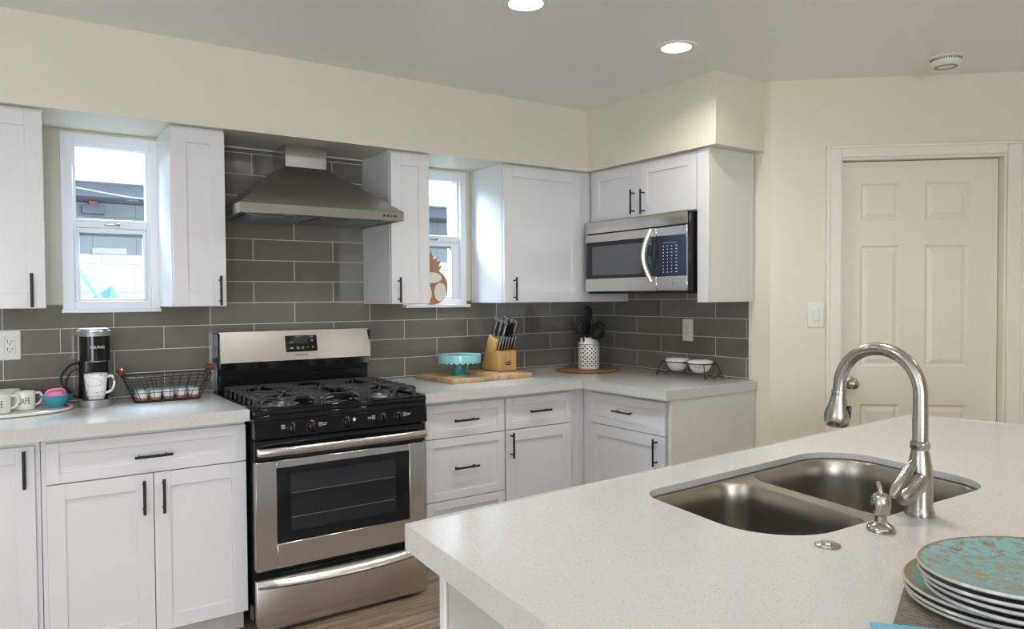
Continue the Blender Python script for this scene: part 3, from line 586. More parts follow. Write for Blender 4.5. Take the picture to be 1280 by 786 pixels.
# local: x 0..0.775 (towards camera), y 0 front of the casing, front face at y = -0.04
MWW = 0.770
bm = nb(); box(bm, 0.004, -0.030, 0.002, MWW + 0.010, 0.345, 0.402, 0.003); obj('casing', bm, 'bplastic', mw)
bm = nb(); box(bm, 0.02, -0.03, -0.004, MWW - 0.01, 0.33, 0.004, 0.002); obj('underside', bm, 'bmat', mw)
bm = nb(); box(bm, 0.0, -0.042, 0.338, MWW, -0.030, 0.402, 0.004, 2); obj('vent_panel', bm, 'ss', mw)
bm = nb(); dw = 0.562   # door of the microwave
box(bm, 0.0, -0.042, 0.008, dw, -0.030, 0.084, 0.003); box(bm, 0.0, -0.042, 0.286, dw, -0.030, 0.333, 0.003); box(bm, 0.0, -0.040, 0.082, 0.004, -0.031, 0.288)
dd = obj('door', bm, 'ss', mw)
bm = nb(); box(bm, 0.003, -0.0415, 0.083, dw + 0.01, -0.0305, 0.287, 0.002); obj('door_glass', bm, 'mwglass', dd)
bm = nb(); box(bm, 0.060, -0.0425, 0.100, 0.455, -0.0405, 0.264, 0.0008); obj('window_screen', bm, 'mwin', dd)
bm = nb(); hp = [(0.530 - 0.022 * math.sin(PI * i / 14), -0.042 - 0.036 * math.sin(PI * i / 14), 0.058 + 0.268 * i / 14) for i in range(15)]
tube(bm, hp, [0.0165] * 15, 12, flat=0.42); obj('handle', bm, 'ssy', dd)
bm = nb(); hp = [(0.572 + 0.016 * math.sin(PI * i / 14), -0.0425, 0.088 + 0.195 * i / 14) for i in range(15)]
tube(bm, hp, [0.011] * 15, 8, flat=0.25); obj('grip_recess', bm, 'bmat', dd)
bm = nb(); box(bm, dw + 0.002, -0.042, 0.008, MWW, -0.030, 0.084, 0.003); box(bm, dw + 0.002, -0.042, 0.286, MWW, -0.030, 0.333, 0.003); box(bm, MWW - 0.006, -0.040, 0.082, MWW, -0.031, 0.288)
cp = obj('control_panel', bm, 'ss', mw)
bm = nb(); box(bm, dw + 0.003, -0.0415, 0.083, MWW - 0.005, -0.0305, 0.287, 0.002); obj('keypad_glass', bm, simple('keypad_navy', (0.006, 0.018, 0.055), 0.12), cp)
bm = nb(); random.seed(3)
for r_ in range(9):
    z = 0.235 - r_ * 0.0165
    for x, wd in ((0.612, 0.007), (0.640, 0.007), (0.668, 0.007), (0.700, 0.011)):
        if r_ in (4, 5, 6, 7) and x < 0.69: box(bm, x - 0.0018, -0.0428, z - 0.0028, x + 0.0018, -0.0414, z + 0.0028)
        else: box(bm, x - wd / 2, -0.0428, z - 0.0015, x + wd / 2, -0.0414, z + 0.0025)
box(bm, 0.61, -0.0428, 0.252, 0.700, -0.0414, 0.2532); obj('key_marks', bm, 'letter', cp, smooth=0)
bm = nb(); lathe(bm, [(0, 0), (0.006, 0), (0.006, 0.001), (0, 0.001)], 16, T(0.675, -0.042, 0.046) @ R(PI / 2, 'X')); obj('badge', bm, 'silver', cp)

# ================================================================ RANGE HOOD
hd = thing('range_hood', 'pyramid stainless steel range hood with square chimney over the range', 'range hood', (-1.985, -0.01, 1.708))
hx0, hx1, hy = -2.366, -1.6155 + 0.012, -0.50
hx1 = -1.6155
# the canopy passes just clear of the two cabinets
bm = nb(); box(bm, hx0, hy, 1.712, hx1 , hy + 0.012, 1.755, 0.0015); box(bm, hx0, hy + 0.012, 1.712, hx0 + 0.01, -0.012, 1.755, 0.001); box(bm, hx1 - 0.01, hy + 0.012, 1.712, hx1, -0.012, 1.755, 0.001)
rim = obj('canopy_rim', bm, 'ssv', hd, True)
bm = nb(); cx0, cx1, cy = -2.080, -1.878, -0.205
A = [bm.verts.new(p) for p in ((hx0, hy, 1.755), (hx1, hy, 1.755), (hx1, -0.012, 1.755), (hx0, -0.012, 1.755))]
B = [bm.verts.new(p) for p in ((cx0, cy, 1.972), (cx1, cy, 1.972), (cx1, -0.012, 1.972), (cx0, -0.012, 1.972))]
for k in range(4): bm.faces.new((A[k], A[(k + 1) % 4], B[(k + 1) % 4], B[k]))
bm.faces.new(A[::-1]); bm.faces.new(B); obj('canopy', bm, 'ssv', hd, True, 20)
bm = nb(); box(bm, cx0 + 0.001, cy + 0.001, 1.968, cx1 - 0.001, -0.012, ZS - 0.001, 0.0015); obj('chimney', bm, 'ssv', hd, True)
bm = nb(); box(bm, hx0 + 0.01, hy + 0.012, 1.722, hx1 - 0.01, -0.013, 1.728); obj('underside', bm, 'filt', hd, True, 0)
for i in range(2):
    bm = nb(); a = hx0 + 0.06 + i * 0.32; box(bm, a, -0.40, 1.714, a + 0.30, -0.10, 1.722, 0.003)
    for k in range(9): box(bm, a + 0.02, -0.385 + k * 0.032, 1.711, a + 0.28, -0.371 + k * 0.032, 1.7145, 0.001)
    obj('grease_filter', bm, 'filt', hd, True)
for x in (-2.14, -1.83):
    bm = nb(); lathe(bm, [(0, 0), (0.024, 0), (0.024, 0.006), (0, 0.006)], 20, T(x, -0.435, 1.715)); obj('hood_light', bm, 'glasslens', hd, True)
for i in range(4):
    bm = nb(); lathe(bm, [(0, 0), (0.0055, 0), (0.0055, 0.003), (0.004, 0.004), (0, 0.004)], 14, T(-1.716 + i * 0.0185, hy, 1.733) @ R(PI / 2, 'X')); obj('button', bm, 'black', rim, True)

# ================================================================ RANGE
RX0, RX1 = -2.3755, -1.6125; RW = RX1 - RX0
rg = thing('gas_range', 'stainless and black freestanding gas range with oven and five burners', 'stove', (RX0, -0.69, 0))
bm = nb(); box(bm, RX0, -0.655, 0.05, RX1, -0.03, 0.885, 0.002); box(bm, RX0 + 0.03, -0.62, 0.0, RX1 - 0.03, -0.06, 0.05); obj('body', bm, 'enamel', rg, True)
bm = nb()   # cooktop pan with a low rim
box(bm, RX0 - 0.001, -0.700, 0.886, RX1 + 0.001, -0.03, 0.905, 0.004, 2); box(bm, RX0, -0.700, 0.905, RX1, -0.675, 0.912, 0.003); box(bm, RX0, -0.675, 0.905, RX0 + 0.018, -0.03, 0.912, 0.003); box(bm, RX1 - 0.018, -0.675, 0.905, RX1, -0.03, 0.912, 0.003)
box(bm, RX0, -0.698, 0.862, RX1, -0.66, 0.886, 0.003); ck = obj('cooktop', bm, 'enamel', rg, True)
bm = nb(); a = [(-0.702, 0.862), (-0.708, 0.793), (-0.66, 0.793), (-0.66, 0.862)]
vs = [[bm.verts.new((x, y, z)) for y, z in a] for x in (RX0, RX1)]
bm.faces.new(vs[0]); bm.faces.new(vs[1][::-1])
for k in range(4): bm.faces.new((vs[0][k], vs[0][(k + 1) % 4], vs[1][(k + 1) % 4], vs[1][k]))
bmesh.ops.bevel(bm, geom=bm.edges[:], offset=0.002, segments=1, affect='EDGES')
cpn = obj('control_panel', bm, 'bplastic', rg, True)
for i, x in enumerate((-2.226, -2.146, -1.994, -1.832, -1.757)):
    bm = nb(); Mk = T(x, -0.706, 0.828) @ R(PI / 2 - 0.08, 'X')
    lathe(bm, [(0, 0), (0.024, 0), (0.024, 0.004), (0.019, 0.007), (0.018, 0.020), (0.015, 0.022), (0, 0.022)], 28, Mk)
    box(bm, -0.0045, -0.019, 0.018, 0.0045, 0.019, 0.034, 0.003, 2, M=Mk @ R(0.12, 'Z')); k_ = obj('knob', bm, 'bplastic', cpn, True)
    bm = nb(); box(bm, -0.001, 0.008, 0.0335, 0.001, 0.018, 0.0348, M=Mk @ R(0.12, 'Z')); box(bm, -0.006, 0.0192, 0.012, 0.006, 0.0202, 0.018, M=Mk); obj('pointer', bm, 'knobred', k_, True)
def mark(x, z, *kinds):
    bm = nb()
    y = -0.7062 + (0.862 - z) * -0.0 - 0.0012
    y = -0.702 - (0.862 - z) * 0.087 - 0.0008
    def bar(ax, az, bx, bz): box(bm, x + ax, y, z + az, x + bx, y + 0.0012, z + bz)
    if 0 in kinds or 2 in kinds:
        bar(-0.007, 0.006, 0.007, 0.0075); bar(-0.007, -0.0075, 0.007, -0.006); bar(-0.007, -0.006, -0.0055, 0.006); bar(0.0055, -0.006, 0.007, 0.006)
        bar(-0.002, -0.002, 0.002, 0.002)
    if 1 in kinds: bar(-0.006, -0.006, 0.006, 0.006)
    if 2 in kinds: bar(0.010, 0.001, 0.028, 0.003); bar(0.010, -0.005, 0.024, -0.003)
    if 3 in kinds: bar(-0.028, 0.001, -0.012, 0.003); bar(-0.024, -0.005, -0.012, -0.003)
    obj('burner_mark', bm, 'letter', cpn, True, 0)
mark(-2.263, 0.836, 0); mark(-2.108, 0.832, 2); mark(-1.960, 0.836, 1); mark(-1.872, 0.836, 0, 3); mark(-1.722, 0.836, 2)
# back guard
bm = nb(); box(bm, RX0 + 0.008, -0.075, 0.885, RX1 - 0.008, -0.012, 1.190, 0.004); box(bm, RX0 + 0.006, -0.10, 1.02, RX0 + 0.016, -0.012, 1.190, 0.003); box(bm, RX1 - 0.016, -0.10, 1.02, RX1 - 0.006, -0.012, 1.190, 0.003)
box(bm, RX0 + 0.016, -0.088, 0.92, RX1 - 0.016, -0.074, 0.995, 0.004); bgd = obj('back_guard', bm, 'enamel', rg, True)
bm = nb(); gx0, gx1 = RX0 + 0.014, RX1 - 0.010
pr_ = [(-0.088, 1.196), (-0.118, 1.054), (-0.114, 1.048), (-0.100, 1.020), (-0.074, 1.020), (-0.060, 1.196)]
vs = [[bm.verts.new((x, y, z)) for y, z in pr_] for x in (gx0, gx1)]
bm.faces.new(vs[0]); bm.faces.new(vs[1][::-1])
for k in range(6): bm.faces.new((vs[0][k], vs[0][(k + 1) % 6], vs[1][(k + 1) % 6], vs[1][k]))
gf = obj('guard_face', bm, 'ss', bgd, True, 20)
tilt = math.atan2(0.030, 0.142); Mg = T(-1.980, -0.1045, 1.132) @ R(-tilt, 'X')
bm = nb(); box(bm, -0.078, -0.003, -0.040, 0.078, 0.004, 0.040, 0.003, 2, M=Mg); dp = obj('display_panel', bm, 'bplastic', gf, True)
bm = nb(); box(bm, -0.030, -0.0042, 0.000, 0.030, -0.0028, 0.028, 0.0004, M=Mg); obj('display', bm, 'display', dp, True)
bm = nb()
for x, z, wd, hh in ((-0.052, 0.006, 0.018, 0.003), (0.052, 0.012, 0.012, 0.005), (-0.050, -0.022, 0.014, 0.007), (-0.022, -0.018, 0.014, 0.003), (-0.018, -0.025, 0.014, 0.004), (0.004, -0.018, 0.011, 0.003), (0.004, -0.025, 0.011, 0.003), (0.028, -0.020, 0.010, 0.002), (0.054, -0.020, 0.008, 0.005)):
    bm = nb(); box(bm, x - wd / 2, -0.0038, z - hh / 2, x + wd / 2, -0.0028, z + hh / 2, M=Mg); obj('touch_key', bm, 'keygrey', dp, True, 0)
text('FRIGIDAIRE', 0.013, 0.0004, simple('logo_grey', (0.30, 0.28, 0.27), 0.4), gf, chain_matrix(gf).inverted() @ Mg @ T(0, -0.0008, -0.056) @ R(PI / 2, 'X'))
# burners
for i, (x, y, r_) in enumerate(((-2.215, -0.545, 0.042), (-2.215, -0.235, 0.034), (-1.994, -0.39, 0.040), (-1.772, -0.545, 0.046), (-1.772, -0.235, 0.034))):
    bm = nb(); Mb = T(x, y, 0.905); e = 1.5 if i == 2 else 1.0
    lathe(bm, [(0, 0), (r_ * 1.5, 0), (r_ * 1.45, 0.004), (r_, 0.006), (r_, 0.018), (0, 0.018)], 28, Mb, sy=e); b_ = obj('burner', bm, 'silver', ck, True)
    bm = nb(); lathe(bm, [(0, 0.018), (r_ * 0.96, 0.018), (r_ * 1.0, 0.022), (r_ * 0.85, 0.027), (0, 0.028)], 28, Mb, sy=e); obj('burner_cap', bm, 'iron', b_, True)
# cast iron grates
def grate(x0, x1, centers):
    bm = nb(); y0, y1 = -0.655, -0.120; z = 0.944; q = 0.0047; xm = (x0 + x1) / 2; wx = (x1 - x0) / 2
    def line(*pts):
        for a, b_ in zip(pts, pts[1:]): box_between(bm, Vector(a), Vector(b_), q)
    # bars along the sides, hooked down at both ends
    for x in (x0, x1): line((x, y0 + 0.015, 0.905), (x, y0 + 0.015, z), (x, y1 - 0.015, z), (x, y1 - 0.015, 0.905))
    # front and rear bridges with chamfered shoulders
    nbr = 2 if wx > 0.11 else 1
    for yy, s_ in ((y0, 1), (y1, -1)):
        for j in range(nbr):
            a = x0 + (x1 - x0) * (j + 0.10) / nbr; b_ = x0 + (x1 - x0) * (j + 0.90) / nbr
            line((a, yy, 0.906), (a, yy, 0.932), (a + 0.022, yy + s_ * 0.012, z), (b_ - 0.022, yy + s_ * 0.012, z), (b_, yy, 0.932), (b_, yy, 0.906))
    # teeth standing along the outer sides
    for k in range(7):
        yy = y0 + 0.045 + k * 0.0735
        for x, s_ in ((x0, 1), (x1, -1)): line((x - s_ * 0.004, yy, 0.914), (x - s_ * 0.002, yy, z + 0.003), (x + s_ * 0.040, yy, z + 0.003))
    line((x0, (y0 + y1) / 2, z), (x1, (y0 + y1) / 2, z)); line((x0, y0 + 0.012, z - 0.002), (x1, y0 + 0.012, z - 0.002)); line((x0, y1 - 0.012, z - 0.002), (x1, y1 - 0.012, z - 0.002))
    for cx, cy in centers:
        for k in range(8):
            a = PI / 8 + k * PI / 4; L_ = 0.105 if wx > 0.11 else 0.085
            ex = max(x0, min(x1, cx + L_ * 1.2 * math.cos(a))); ey = max(y0 + 0.015, min(y1 - 0.015, cy + L_ * 1.2 * math.sin(a)))
            line((ex, ey, z), (cx + 0.060 * math.cos(a), cy + 0.060 * math.sin(a), z + 0.005), (cx + 0.024 * math.cos(a), cy + 0.024 * math.sin(a), z + 0.005))
    return obj('grate', bm, 'iron', rg, True, 0)
def box_between(bm, a, b, r):
    d = b - a; L = d.length; q = d.to_track_quat('Z', 'Y').to_matrix().to_4x4(); Mx = Matrix.Translation(a) @ q
    box(bm, -r, -r, -r * 0.6, r, r, L + r * 0.6, 0.0015, 1, Mx)
grate(RX0 + 0.028, -2.100, [(-2.215, -0.545), (-2.215, -0.235)]); grate(-2.090, -1.896, [(-1.994, -0.39)]); grate(-1.886, RX1 - 0.028, [(-1.772, -0.545), (-1.772, -0.235)])
# oven door
bm = nb(); dy0, dy1 = -0.694, -0.657; ox0, ox1, wz0, wz1 = -2.287, -1.697, 0.362, 0.668; dz0, dz1 = 0.262, 0.700
box(bm, RX0 + 0.003, dy0, dz0, ox0, dy1, dz1, 0.003); box(bm, ox1, dy0, dz0, RX1 - 0.003, dy1, dz1, 0.003); box(bm, ox0 - 0.002, dy0, dz0, ox1 + 0.002, dy1, wz0, 0.003); box(bm, ox0 - 0.002, dy0, wz1, ox1 + 0.002, dy1, dz1, 0.003)
od = obj('oven_door', bm, 'ss', rg, True)
bm = nb(); box(bm, RX0 + 0.003, -0.690, 0.702, RX1 - 0.003, -0.657, 0.786, 0.003); obj('door_top_trim', bm, 'enamel', od, True)
bm = nb(); box(bm, ox0, -0.692, wz0, ox1, -0.684, wz1, 0.001); obj('door_window', bm, 'enamel', od, True)
bm = nb(); box(bm, ox0 + 0.055, -0.6926, wz0 + 0.045, ox1 - 0.065, -0.6918, wz1 - 0.03, 0.0004); ip = obj('inner_pane', bm, simple('oven_pane', (0.016, 0.019, 0.022), 0.04), od, True)
bm = nb()
for z in (0.46, 0.56): box(bm, ox0 + 0.06, -0.6930, z, ox1 - 0.075, -0.6924, z + 0.0022)
obj('rack_lines', bm, 'rackss', ip, True, 0)
bm = nb(); n_ = 20; hz = 0.745
pts = [(RX0 + 0.012 + (RW - 0.024) * i / n_, -0.715 - 0.028 * math.sin(PI * i / n_) ** 0.6 if 0 < i < n_ else -0.715, hz - 0.003 + 0.002 * math.sin(PI * i / n_)) for i in range(n_ + 1)]
tube(bm, pts, 0.0175, 14, flat=0.62); box(bm, RX0 + 0.008, -0.720, hz - 0.017, RX0 + 0.034, -0.688, hz + 0.014, 0.004, 2); box(bm, RX1 - 0.034, -0.720, hz - 0.017, RX1 - 0.008, -0.688, hz + 0.014, 0.004, 2); obj('handle', bm, 'ss', od, True)
# warming drawer
bm = nb(); box(bm, RX0 + 0.003, -0.692, 0.018, RX1 - 0.003, -0.657, 0.224, 0.004, 2); dw_ = obj('storage_drawer', bm, 'ss', rg, True)
bm = nb(); n_ = 24; rows = []
for i in range(n_ + 1):
    t = i / n_; x = RX0 + 0.006 + (RW - 0.012) * t; bow = math.sin(PI * t) ** 0.7 if 0 < t < 1 else 0.0; zc = 0.205 + 0.0 * bow
    rows.append([bm.verts.new(p) for p in ((x, -0.690, 0.228), (x, -0.702 - 0.022 * bow, 0.222 - 0.006 * bow), (x, -0.707 - 0.028 * bow, 0.206 - 0.012 * bow), (x, -0.702 - 0.020 * bow, 0.196 - 0.014 * bow), (x, -0.690, 0.190 - 0.006 * bow))])
for a, b_ in zip(rows, rows[1:]):
    for k in range(5): bm.faces.new((a[k], a[(k + 1) % 5], b_[(k + 1) % 5], b_[k]))
bm.faces.new(rows[0]); bm.faces.new(rows[-1][::-1]); obj('handle', bm, 'ss', dw_, True, 60)

# ================================================================ ISLAND
IA, IB = Vector((-2.555, -2.382)), Vector((-0.474, -2.273))
IC, ID = Vector((-0.16, -3.47)), Vector((-2.650, -3.50))
def fillet(corners, n=10):
    out = []
    for i, (x, y, r) in enumerate(corners):
        p = Vector((x, y)); a = Vector(corners[i - 1][:2]); b_ = Vector(corners[(i + 1) % len(corners)][:2])
        u = (a - p).normalized(); v = (b_ - p).normalized(); h_ = math.acos(max(-1, min(1, u.dot(v)))) / 2
        t0, t1 = p + u * r / math.tan(h_), p + v * r / math.tan(h_); c = p + (u + v).normalized() * r / math.sin(h_)
        a0 = math.atan2(t0.y - c.y, t0.x - c.x); a1 = math.atan2(t1.y - c.y, t1.x - c.x); d = (a1 - a0 + PI) % (2 * PI) - PI
        out += [Vector((c.x + r * math.cos(a0 + d * k / n), c.y + r * math.sin(a0 + d * k / n), 0)) for k in range(n + 1)]
    return out
hole = fillet([(-2.025, -2.478, 0.075), (-2.078, -2.880, 0.14), (-1.312, -2.908, 0.11), (-1.222, -2.442, 0.13)])
def fill_ring(bm, outer, holes, z):
    es = []
    for lp in [outer] + holes:
        vs = [bm.verts.new((p[0], p[1], z)) for p in lp]
        es += [bm.edges.new((vs[i], vs[(i + 1) % len(vs)])) for i in range(len(vs))]
    bmesh.ops.triangle_fill(bm, edges=es, use_beauty=True, use_dissolve=False)
outer = [IA, IB, IC, ID]
bm = nb(); fill_ring(bm, outer, [hole], 0.914); fill_ring(bm, outer, [hole], 0.898)
def band(bm, loop, z0, z1):
    n = len(loop); a = [bm.verts.new((p[0], p[1], z0)) for p in loop]; b_ = [bm.verts.new((p[0], p[1], z1)) for p in loop]
    for i in range(n): bm.faces.new((a[i], a[(i + 1) % n], b_[(i + 1) % n], b_[i]))
band(bm, outer, 0.898, 0.914); band(bm, hole, 0.898, 0.914)
bmesh.ops.remove_doubles(bm, verts=bm.verts, dist=1e-5)
# mitred drop edge
def inset(loop, d):
    n = len(loop); out = []
    for i in range(n):
        p, a, b_ = loop[i], loop[i - 1], loop[(i + 1) % n]
        d1 = (p - a).normalized(); d2 = (b_ - p).normalized(); n1 = Vector((d1.y, -d1.x)); n2 = Vector((d2.y, -d2.x)); m_ = (n1 + n2).normalized()
        out.append(p + m_ * d / max(0.3, m_.dot(n1)))
    return out
inn = inset(outer, 0.022)
cA = sum(((p - Vector((-1.5, -3))).length for p in inn)) < sum(((p - Vector((-1.5, -3))).length for p in outer))
if not cA: inn = inset(outer, -0.022)
band(bm, outer, 0.867, 0.898); band(bm, inn, 0.867, 0.898)
n = 4; a = [bm.verts.new((p.x, p.y, 0.867)) for p in outer]; b_ = [bm.verts.new((p.x, p.y, 0.867)) for p in inn]
for i in range(n): bm.faces.new((a[i], a[(i + 1) % n], b_[(i + 1) % n], b_[i]))
bmesh.ops.remove_doubles(bm, verts=bm.verts, dist=1e-5)
ed = [e for e in bm.edges if e.verts[0].co.z > 0.9139 and e.verts[1].co.z > 0.9139 and len(e.link_faces) == 2 and any(abs(f.normal.z) < 0.5 for f in e.link_faces)]
bm.normal_update(); ed = [e for e in bm.edges if e.verts[0].co.z > 0.9139 and e.verts[1].co.z > 0.9139 and len(e.link_faces) == 2 and sum(abs(f.normal.z) < 0.5 for f in e.link_faces) == 1 and (e.verts[0].co - e.verts[1].co).length > 0.5]
bmesh.ops.bevel(bm, geom=ed, offset=0.0025, segments=2, affect='EDGES')
tag(obj('countertop', bm, 'quartz', smooth=30), 'large white speckled island countertop with the sink set in it', 'countertop')
isl = thing('island_cabinet', 'white kitchen island base under the sink countertop', 'cabinet', (-2.5, -2.43, 0))
bm = nb(); box(bm, -2.490, -3.20, 0.10, -0.42, -2.455, 0.30); box(bm, -2.490, -3.20, 0.30, -2.47, -2.455, 0.866); box(bm, -0.44, -3.20, 0.30, -0.42, -2.455, 0.866); box(bm, -2.47, -3.20, 0.30, -0.44, -3.18, 0.866); box(bm, -2.47, -2.475, 0.30, -0.44, -2.455, 0.866)
obj('body', bm, 'isle_shade', isl, True)
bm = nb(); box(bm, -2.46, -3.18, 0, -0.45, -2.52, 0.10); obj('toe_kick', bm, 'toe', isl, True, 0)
bm = nb(); box(bm, -2.508, -2.450, 0.0, -2.484, -2.4305, 0.866, 0.002); obj('corner_post', bm, 'cab', isl, True)
bm = nb(); box(bm, -2.508, -3.23, 0.0, -2.492, -2.462, 0.866, 0.001); obj('end_panel', bm, 'isle_shade', isl, True)
for i in range(4):
    bm = nb(); a = -2.470 + i * 0.505
    Mf = T(a + 0.50, -2.452, 0) @ R(PI, 'Z')
    shaker(bm, 0, 0.11, 0.497, 0.845, 0.0); bmesh.ops.transform(bm, matrix=Mf, verts=bm.verts); f = obj('door', bm, 'cab', isl, True, 30)
    hb = nb(); tube(hb, [(a + (0.45 if i % 2 == 0 else 0.05), -2.402, 0.68), (a + (0.45 if i % 2 == 0 else 0.05), -2.402, 0.80)], 0.0055, 10)
    for z in (0.70, 0.78): tube(hb, [(a + (0.45 if i % 2 == 0 else 0.05), -2.432, z), (a + (0.45 if i % 2 == 0 else 0.05), -2.402, z)], 0.004, 8)
    obj('handle', hb, 'black', f, True)

isl.rotation_euler = (0, 0, 0.0524)

# ---------------- sink
sk = thing('kitchen_sink', 'undermounted stainless double-bowl sink in the island countertop', 'sink', (-1.66, -2.67, 0.69))
zs_ = 0.8965
def off_loop(lp, d):
    c = sum((Vector((p[0], p[1])) for p in lp), Vector((0, 0))) / len(lp); return [c + (Vector((p[0], p[1])) - c) * (1 + d / 0.3) for p in lp]
hole2 = [Vector((p[0], p[1])) for p in hole]
bl = fillet([(-2.017, -2.488, 0.07), (-2.068, -2.872, 0.13), (-1.752, -2.878, 0.08), (-1.700, -2.476, 0.07)])
brr = fillet([(-1.655, -2.470, 0.09), (-1.712, -2.884, 0.07), (-1.320, -2.898, 0.10), (-1.236, -2.452, 0.12)])
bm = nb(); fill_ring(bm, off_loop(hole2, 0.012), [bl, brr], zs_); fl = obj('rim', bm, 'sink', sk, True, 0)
for nme, lp in (('bowl', bl), ('bowl', brr)):
    c = sum((Vector((p[0], p[1])) for p in lp), Vector((0, 0))) / len(lp); bm = nb(); rings = []
    for sc_, z in ((1.0, zs_), (0.985, zs_ - 0.006), (0.975, zs_ - 0.05), (0.96, zs_ - 0.14), (0.94, zs_ - 0.165), (0.88, zs_ - 0.182), (0.78, zs_ - 0.188), (0.3, zs_ - 0.193), (0.12, zs_ - 0.194)):
        rings.append([bm.verts.new((c.x + (p[0] - c.x) * sc_, c.y + (p[1] - c.y) * sc_, z)) for p in lp])
    for A, B in zip(rings, rings[1:]):
        for i in range(len(A)): bm.faces.new((A[i], A[(i + 1) % len(A)], B[(i + 1) % len(A)], B[i]))
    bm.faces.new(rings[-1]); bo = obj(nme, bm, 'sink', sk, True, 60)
    bm = nb(); lathe(bm, [(0, 0.002), (0.030, 0.001), (0.043, 0.003), (0.045, 0.0005), (0.045, 0)], 28, T(c.x, c.y, zs_ - 0.193)); obj('drain', bm, 'silver', bo, True)

# ---------------- faucet
fx, fy = -1.690, -2.924
fa = thing('kitchen_faucet', 'tall brushed nickel pull-down faucet behind the island sink', 'faucet', (fx, fy, 0.914))
bm = nb(); lathe(bm, [(0, 0), (0.0275, 0), (0.0275, 0.006), (0.0255, 0.012), (0.0235, 0.020), (0.0235, 0.070), (0.0220, 0.095), (0.0175, 0.122), (0.0155, 0.130), (0.0185, 0.134), (0.0185, 0.144), (0.0150, 0.148), (0, 0.148)], 36); obj('body', bm, 'nickel', fa)
bm = nb(); pts = [(0, 0, 0.146), (0, 0.0, 0.19), (0, 0.0, 0.225)]
cy, cz, rr = 0.086, 0.240, 0.086
for i in range(0, 19):
    a = PI - math.radians(180) * i / 18; pts.append((0, cy + rr * math.cos(a), cz + rr * math.sin(a)))
e = Vector(pts[-1]); dv = (Vector(pts[-1]) - Vector(pts[-2])).normalized(); pts.append(tuple(e + dv * 0.012))
tube(bm, pts, [0.0145] * 2 + [0.0135] * (len(pts) - 2), 18); obj('spout', bm, 'nickel', fa)
e = Vector(pts[-1]); q = dv.to_track_quat('Z', 'Y').to_matrix().to_4x4(); Mh = Matrix.Translation(e) @ q
bm = nb(); lathe(bm, [(0, -0.004), (0.0150, -0.004), (0.0160, 0.0), (0.0150, 0.006), (0.0160, 0.012), (0.0205, 0.030), (0.0262, 0.048), (0.0272, 0.060), (0.0240, 0.072), (0.0195, 0.076), (0, 0.074)], 28, Mh); hh = obj('spray_head', bm, 'nickel', fa)
bm = nb(); box(bm, -0.008, 0.019, 0.028, 0.008, 0.027, 0.058, 0.004, 2, Mh @ R(2.75, 'Z')); obj('spray_button', bm, 'bplastic', hh)
bm = nb(); tube(bm, [(0.0, 0, 0.074), (-0.030, -0.004, 0.064), (-0.060, -0.006, 0.052), (-0.080, -0.007, 0.047), (-0.088, -0.007, 0.046)], [0.021, 0.021, 0.0175, 0.0150, 0.009], 20)
tube(bm, [(-0.096, 0.004, 0.050), (-0.082, 0.004, 0.062), (-0.042, 0.004, 0.090), (-0.014, 0.002, 0.110)], [0.006, 0.011, 0.012, 0.006], 16); obj('lever_handle', bm, 'nickel', fa)
sd = thing('soap_dispenser', 'short brushed nickel soap dispenser left of the faucet', 'soap dispenser', (-1.850, -2.933, 0.914))
bm = nb(); lathe(bm, [(0, 0), (0.0245, 0), (0.0245, 0.005), (0.022, 0.010), (0.014, 0.014), (0.0105, 0.018), (0.0105, 0.030), (0, 0.030)], 30); obj('base', bm, 'nickel', sd)
bm = nb(); lathe(bm, [(0, 0.028), (0.0125, 0.029), (0.0165, 0.036), (0.0178, 0.050), (0.0165, 0.062), (0.0120, 0.068), (0, 0.069)], 30); pm = obj('pump_head', bm, 'nickel', sd)
bm = nb(); tube(bm, [(0.0, 0.0, 0.064), (0.003, 0.004, 0.078), (0.007, 0.010, 0.088)], [0.0055, 0.005, 0.0048], 12); obj('nozzle', bm, 'nickel', pm)
ab = thing('air_switch', 'flat round chrome disposal button on the island beside the sink', 'button', (-2.007, -2.925, 0.914))
bm = nb(); lathe(bm, [(0, 0), (0.021, 0), (0.021, 0.003), (0.016, 0.005), (0, 0.005)], 30); obj('collar', bm, 'nickel', ab)
bm = nb(); lathe(bm, [(0, 0.005), (0.011, 0.005), (0.010, 0.008), (0, 0.0085)], 24); obj('button', bm, 'steel', ab)

# ---------------- plates on the island
pm_ = thing('placemat', 'brown woven placemat under the turquoise plates', 'placemat', (-2.12, -3.113, 0.9146), 0.39)
bm = nb(); box(bm, -0.31, -0.33, 0.0, 0.03, 0.0, 0.004, 0.0015); obj('weave', bm, 'mat', pm_)
npk = thing('blue_napkin', 'light blue cloth napkin edge peeking out beside the placemat', 'napkin', (-2.245, -3.158, 0.9182), 0.68)
bm = nb(); box(bm, -0.16, -0.10, 0.0, 0.0, 0.02, 0.006, 0.002, 2); obj('cloth', bm, 'cloth', npk)
def plate_proto(r, glaze, label, c, tilt):
    o = thing('dinner_plate', label, 'plate', c, random.random() * 0.0, 'stack of turquoise and gold plates on the island')
    o.rotation_euler = (tilt[0], tilt[1], 0)
    bm = nb(); lathe(bm, [(0, 0.0), (r * 0.55, 0.0), (r * 0.62, 0.0025), (r * 0.97, 0.0125), (r, 0.0155), (r * 0.985, 0.0185)], 72); obj('underside', bm, 'platerim', o)
    bm = nb(); lathe(bm, [(0, 0.0045), (r * 0.60, 0.0050), (r * 0.72, 0.0075), (r * 0.93, 0.0165), (r * 0.985, 0.0185)], 72); obj('glazed_face', bm, glaze, o)
    return o
th = (0.0, 0.0)
